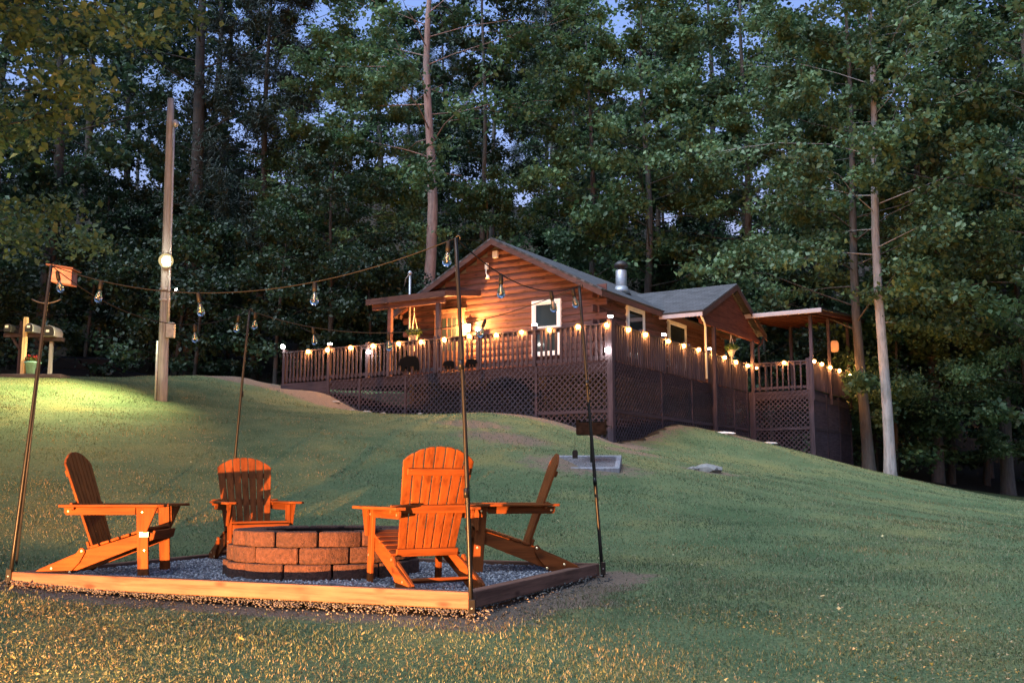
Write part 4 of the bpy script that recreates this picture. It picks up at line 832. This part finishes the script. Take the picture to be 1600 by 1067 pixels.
def rock(p, r, lb, flat=.45, matr=None, grp=None, nm='rock'):
    bm = bmesh.new(); bmesh.ops.create_icosphere(bm, subdivisions=2, radius=1)
    for v in bm.verts:
        k = 1 + .25 * math.sin(v.co.x * 3.1 + p[0] * 7) * math.cos(v.co.y * 2.7 + p[1] * 5) + random.uniform(-.07, .07)
        v.co = Vector((v.co.x * r[0] * k, v.co.y * r[1] * k, v.co.z * r[2] * k))
    me = bpy.data.meshes.new(nm); bm.to_mesh(me); bm.free(); me.materials.append(matr or M['stone']); o = link(nm, me); o.location = (p[0], p[1], gz1(p[0], p[1]) + r[2] * .25); o.rotation_euler = (0, 0, random.uniform(0, 3)); return tag(o, lb, 'rock', grp)
rock((3.78, 20.0), (.33, .22, .11), 'broad weathered rock lying in the open lawn'); rock((3.5, 19.9), (.12, .1, .05), 'small pale stone tucked against the broad lawn rock')
for k, (px, r) in enumerate(((523, .12), (552, .10), (572, .15), (600, .09), (655, .10))):
    x = ony_c(px, 635, -.35)[0]; w = W(x, -.3 - .1 * (k % 2)); rock((w[0], w[1]), (r, r * .7, r * .4), 'rounded stone along the foot of the front lattice', grp='stones along the front lattice')
for px, s, lb in ((1132, 1, 'long white splash stone below the porch post'), (1200, .75, 'shorter white splash stone below the bump out lattice')):
    w = W(.75, onx_c(px, 682, .75)[1]); o = rock((w[0], w[1]), (.34 * s, .13, .05), lb, matr=M['white'])
    o.rotation_euler = (0, 0, -.5)

# ------------------------------------------------------------------ dark car on the drive, shed in the woods
cxp, cyp = ony(160, 582, 42.0)[:2]; cz = gz1(cxp, cyp)
car = thing('parked_car', 'dark car parked in deep shade beyond the mailbox stand', 'car', (cxp, cyp, cz), R(8))
prof = [(-2.2, .35), (2.2, .35), (2.25, .75), (2.0, .95), (1.1, 1.05), (.45, 1.58), (-1.45, 1.62), (-2.1, 1.1), (-2.25, .8)]
body = MB().prism(prof, lambda a, b, t_: (a, t_, b), -.86, .86).build('body', M['car'], car, bevel=.07)
MB().prism([(.98, 1.06), (.42, 1.5), (-1.38, 1.54), (-1.9, 1.12)], lambda a, b, t_: (a, t_, b), -.875, .875).build('side_window', mat_plain('car_glass', (.004, .004, .005), .3, spec=.1), car)
for x in (-1.4, 1.4):
    for y in (-.86, .72):
        w_o = MB().tube([(x, y, .33), (x, y + .16, .33)], .33, 16).build('wheel', M['rubber'], car); MB().tube([(x, y - .01, .33), (x, y + .17, .33)], .2, 12).build('rim', M['metal_gal'], w_o)
for y in (-.7, .55): MB().box(2.17, 2.262, y, y + .2, .72, .84).build('headlight', M['white'], car, bevel=.02); 
MB().box(.3, .6, -.885, -.872, .88, .94).build('door_handle', M['metal_gal'], car)
sxp, syp = ony(1480, 735, 52)[:2]; sz_ = gz1(sxp, syp)
sh = thing('woodland_shed', 'dark open shed half hidden in the woods with small lit lamps', 'shed', (sxp, syp, sz_), R(-10))
MB().box(-2.3, 2.3, 0, 3, 0, 2.2).build('wall', M['shed_wall'], sh); MB().prism([(-2.6, 2.2), (0, 3.2), (2.6, 2.2), (2.6, 2.1), (0, 3.08), (-2.6, 2.1)], lambda a, b, t_: (a, t_, b), -.4, 3.4).build('roof', M['shingle'], sh)
MB().box(-.6, .5, -.02, .01, 0, 1.9).build('door', M['trim_dark'], sh)
for px, py, e in ((1427, 674, .09), (1436, 673, .06), (1542, 670, .08), (1546, 674, .06)):
    p = Vector(ony(px, py, 51.2)); o = MB().ball((0, 0, 0), e, 8, 6).build('shed_lamp', M['dimwarm'], sh, True); o.matrix_world = Matrix.Translation(p); o.location = Matrix.Rotation(R(10), 3, 'Z') @ (p - Vector((sxp, syp, sz_)))
    
# ------------------------------------------------------------------ trees
def tree_mesh(seed, H, r0, base, cr, nl, nleaf, ls, kind='hard', fork=None, low=0):
    rs = np.random.default_rng(seed); m = MB(); tips = []
    wx, wy = rs.normal(0, .09, 2)
    def tr(h): s = h / H; return Vector((wx * s * s * 2 + .12 * math.sin(h * .5 + seed), wy * s * s * 2 + .12 * math.cos(h * .43 + seed), h))
    def rad(h): return max(.02, r0 * (1 - h / H) ** .8 + .02 + (.35 * r0 * math.exp(-h / .5)))
    hs = [-.5, 0, .3, 1, 2.2] + list(np.linspace(4, H, 10)); m.tube([tr(h) for h in hs], [rad(max(h, 0)) for h in hs], 9)
    hts = base + (H * .98 - base) * (np.arange(nl) + rs.random(nl) * .8) / nl
    if low: hts = np.r_[rs.uniform(base * .35, base, low), hts]
    for i, h in enumerate(hts):
        s = (h - base) / (H - base)
        if kind == 'pine': L = cr * (1 - max(0, s)) ** .8 * rs.uniform(.7, 1.1) + .3; upw = rs.uniform(-.15, .15)
        else: L = cr * (math.sin(math.pi * min(1, max(.12, .25 + .72 * s))) ** .7) * rs.uniform(.6, 1.1); upw = rs.uniform(.1, .55) + .5 * max(0, s) ** 3
        if s < 0: L *= .45
        az = i * 2.4 + rs.uniform(-.5, .5); d = Vector((math.cos(az), math.sin(az), upw)).normalized(); p0 = tr(h); r_ = max(.012, rad(h) * .2)
        droop = -.12 if kind != 'pine' else -.05
        pts = [p0 + d * L * q + Vector((0, 0, droop * L * q * q)) + Vector(rs.normal(0, .05 * L, 3)) * q for q in (0, .35, .7, 1)]
        m.tube(pts, [r_, r_ * .7, r_ * .4, .01], 5, False)
        for q in (.45, .62, .8, 1.0, 1.0):
            b = pts[0].lerp(pts[3], q) if q < 1 else pts[3]; dd = Vector((d.x, d.y, 0)); dd = (dd + Vector(rs.normal(0, .7, 3))).normalized(); dd.z *= .5
            ll = L * rs.uniform(.16, .4) + .25; e = b + dd * ll
            m.tube([b, b.lerp(e, .5) + Vector((0, 0, .05 * ll)), e], [r_ * .3, r_ * .2, .006], 3, False); tips.append((b.lerp(e, .55), ll)); tips.append((e, ll))
    k = len(tips); c = np.array([tuple(a) for a, b in tips]); sz = np.array([b for a, b in tips]); w = rs.random(k) ** 2.6 + .02; w /= w.sum()
    tips_ok = True; idx = rs.choice(k, nleaf, p=w); sp_ = np.clip(sz[idx], .35, .85)[:, None]
    p = c[idx] + rs.normal(0, 1, (nleaf, 3)) * sp_ * np.array([.35, .35, .19 if kind != 'pine' else .3])
    V, F = leaves_at(p, ls, .28)
    if kind == 'pine':
        n = len(p); a = rs.normal(0, 1, (n, 3)); a[:, 2] -= .5; a /= np.linalg.norm(a, axis=1)[:, None]; b = np.cross(a, rs.normal(0, 1, (n, 3))); b /= np.linalg.norm(b, axis=1)[:, None]
        s = ls * rs.uniform(.7, 1.4, (n, 1)); V = np.stack([p - b * .012 * 1.5, p + b * .012 * 1.5, p + a * s + b * .012, p + a * s - b * .012], 1).reshape(-1, 3); i = np.arange(n) * 4
        F = np.stack([np.c_[i, i + 1, i + 2], np.c_[i, i + 2, i + 3]], 1).reshape(-1, 3)
    return m, V, F
TV = {}
def variant(key, bark, leaf, *a, **k):
    m, V, F = tree_mesh(*a, **k); TV[key] = (m.mesh('trunk', M[bark], True), raw_mesh('crown', V, F, M[leaf]))
variant('tallA', 'bark_gray', 'leaf_a', 11, 24, .26, 8.5, 4.6, 34, 21000, .185, low=1)
variant('tallB', 'bark_dark', 'leaf_b', 12, 26, .24, 7.0, 4.8, 36, 21000, .185, low=1)
variant('tallC', 'bark_gray', 'leaf_b', 13, 22, .17, 9.5, 3.6, 26, 14000, .185, low=1)
variant('midA', 'bark_gray', 'leaf_a', 14, 14, .15, 3.0, 4.0, 28, 17000, .175, low=2)
variant('midB', 'bark_dark', 'leaf_b', 15, 12, .12, 2.2, 3.6, 26, 16000, .175, low=2)
variant('under', 'bark_dark', 'leaf_b', 16, 6.5, .07, .8, 2.6, 22, 9500, .16)
variant('underB', 'bark_dark', 'leaf_a', 17, 5.0, .06, .5, 2.2, 20, 7500, .15)
variant('pine', 'bark_dark', 'leaf_c', 18, 21, .2, 4.5, 3.8, 46, 42000, .22, kind='pine')
variant('lit', 'bark_rosy_lit', 'leaf_a', 19, 23, .27, 8.6, 5.4, 30, 19000, .185, low=0)
variant('slim', 'bark_gray', 'leaf_b', 20, 24, .15, 12, 3.4, 22, 9000, .19, low=2)
variant('pale', 'bark_pale', 'leaf_d', 21, 22, .16, 7.0, 4.6, 32, 17000, .17, low=1)
variant('leafy', 'bark_gray', 'leaf_d', 31, 20, .2, 5.0, 5.4, 40, 31000, .19, low=2)
variant('edge', 'bark_dark', 'leaf_d', 22, 13, .16, 2.8, 4.4, 34, 36000, .125, low=2)
variant('forkT', 'bark_dark', 'leaf_b', 23, 23, .38, 10.5, 6.0, 16, 9000, .19, low=2)
PLACED = []
LBL = {'tallA': 'tall grey-barked hardwood in the dark woods', 'tallB': 'tall dark-barked hardwood in the dark woods', 'tallC': 'slender high-crowned hardwood in the dark woods', 'midA': 'mid-height leafy tree filling the edge of the woods',
       'midB': 'mid-height dark tree filling the edge of the woods', 'under': 'low broad understory tree in the woods', 'underB': 'small bushy sapling in the woods', 'pine': 'dark drooping pine among the hardwoods'}
def tree(key, x, y, s=1.0, rz=None, label=None, name=None, group=None):
    o = thing(name or {'p': 'pine_tree'}.get(key[0], 'hardwood_tree'), label or LBL[key], 'tree', (x, y, gz1(x, y) - .1), random.uniform(0, 6.28) if rz is None else rz, group or ('trees of the surrounding woods: ' + key if False else 'woodland trees: ' + LBL[key].split(' in the')[0].split(' filling')[0] if not label else None))
    o.scale = (s, s, s * random.uniform(.94, 1.06))
    tk, cr = TV[key]; link('trunk', tk, o); link('crown', cr, o); PLACED.append((x, y)); return o
def at(px, Y): p = ony(px, 600, Y); return p[0], p[1]
tree('lit', *at(668, 41), 1.0, 2.2, 'tall tree with a bare trunk painted as if rosily lit rising behind the cabin')
tree('slim', *at(756, 47), 1.0, .4, 'slim reddish trunked tree rising beside the cabin gable')
tree('forkT', *at(290, 44), 1.05, 1.0, 'dark tree with spreading bare limbs behind the utility pole')
tree('pale', *at(1378, 33.4), 1.0, .6, 'pale-barked slender tree at the lawn edge past the deck').rotation_euler = (0, .03, .6)
tree('leafy', *at(1346, 35.4), .9, 3.9, 'dark trunk standing hard against the end of the deck')
tree('edge', *at(-240, 21), 1.4, 0.3, 'leafy maple overhanging the lawn beside the floodlit grass')
tree('edge', *at(1600, 36), .95, 2.0, 'leafy maple at the lawn edge with branches sweeping low')
tree('edge', *at(1480, 41), .9, 3.4, 'broad leafy tree beside the woodland shed')
tree('tallC', *at(765, 52), 1.0, 1.0, 'slender hardwood whose thin crown shows above the gable peak')
tree('pine', *at(400, 45), 1.0, 1.0, 'dark drooping pine between the utility pole and the cabin')
tree('midA', *at(500, 46), .9, 1.5, 'leafy tree with bright boughs left of the rosy trunk')
tree('midA', *at(930, 45), 1.2, 4.0, 'leafy tree with bright boughs behind the chimney')
for px, Y, sc_, rz, w in ((540, 44, .82, .3, 'just left of the trunk painted rosily lit'), (1015, 45, 1.0, 2.1, 'above the cross gable'), (1175, 46, 1.1, 3.3, 'above the bump out roof'), (1290, 47, 1.05, 4.4, 'behind the deck end trunk'),
                     (1455, 39, 1.0, 5.2, 'just past the pale slender trunk'), (1570, 38, 1.05, .9, 'above the woodland shed'), (1640, 33, 1.0, 2.7, 'at the far end of the lawn'), (None, (-10, .5), 1, 1.1, 'nearest the low spotlight'), (None, (-12, 6.5), 1.0, 2.1, 'beside the fire pit lawn'), (None, (-13.6, 13.5), .95, 4.1, 'between the fire pit and the mailboxes'), (None, (-15.5, 18.6), 1.0, .6, 'just short of the mailbox stand'), (None, (-16, 9.5), 1.05, 2.6, 'at the back of the maple by the lawn')):
    tree('leafy', *(at(px, Y) if px else Y), sc_, rz, 'full crowned broadleaf tree ' + w, group='broadleaf trees at the front of the woods')
def ok(x, y, dmin):
    cx, cy = cabin_xy(np.array([[x, y]])); cx, cy = cx[0], cy[0]
    if -12.5 < cx < 4.5 and cy < 17.5: return False
    if 598 < 800 + 1600 * x / y < 735 and y < 46: return False            # clearing that keeps the rosy trunk in the open
    if cx <= -12.5 and y < 39 + .2 * max(0, -x - 10) * 0: return False
    if cx >= 4.5 and y < 37: return False
    return min([(x - a) ** 2 + (y - b) ** 2 for a, b in PLACED] + [1e9]) > dmin * dmin
random.seed(21)
def scatter(keys, n, y0, y1, dmin, smin=.85, smax=1.15):
    k = 0; tries = 0
    while k < n and tries < 4000:
        tries += 1; y = random.uniform(y0, y1); x = random.uniform(-.60, .60) * y
        if not ok(x, y, dmin): continue
        key = keys[k % len(keys)]; px = 800 + 1600 * x / y; sc_ = random.uniform(smin, smax); k += 1
        if px < 450: key = {'tallA': 'tallB', 'midA': 'midB', 'underB': 'under'}.get(key, key)      # darker leaves put the shade of the left woods into the colour
        if (390 < px < 560 or 700 < px < 850 or 1210 < px < 1290) and key[:4] in ('tall', 'pine', 'midA', 'midB'):   # lower growth where the canopy opens
            if key[:4] == 'tall': key = 'midB'
            sc_ *= .72 if y < 60 else .5
        tree(key, x, y, sc_)
scatter(['midA', 'midB', 'tallA', 'midB'], 12, 38, 47, 3.0)
scatter(['tallA', 'tallB', 'tallC', 'tallB'], 18, 40, 70, 4.2)
scatter(['under', 'underB', 'under'], 40, 38, 58, 1.6, .8, 1.3)
scatter(['midB', 'midA', 'under'], 30, 50, 85, 2.6, .9, 1.3)
scatter(['tallC', 'tallC', 'pine'], 10, 60, 95, 3.6)
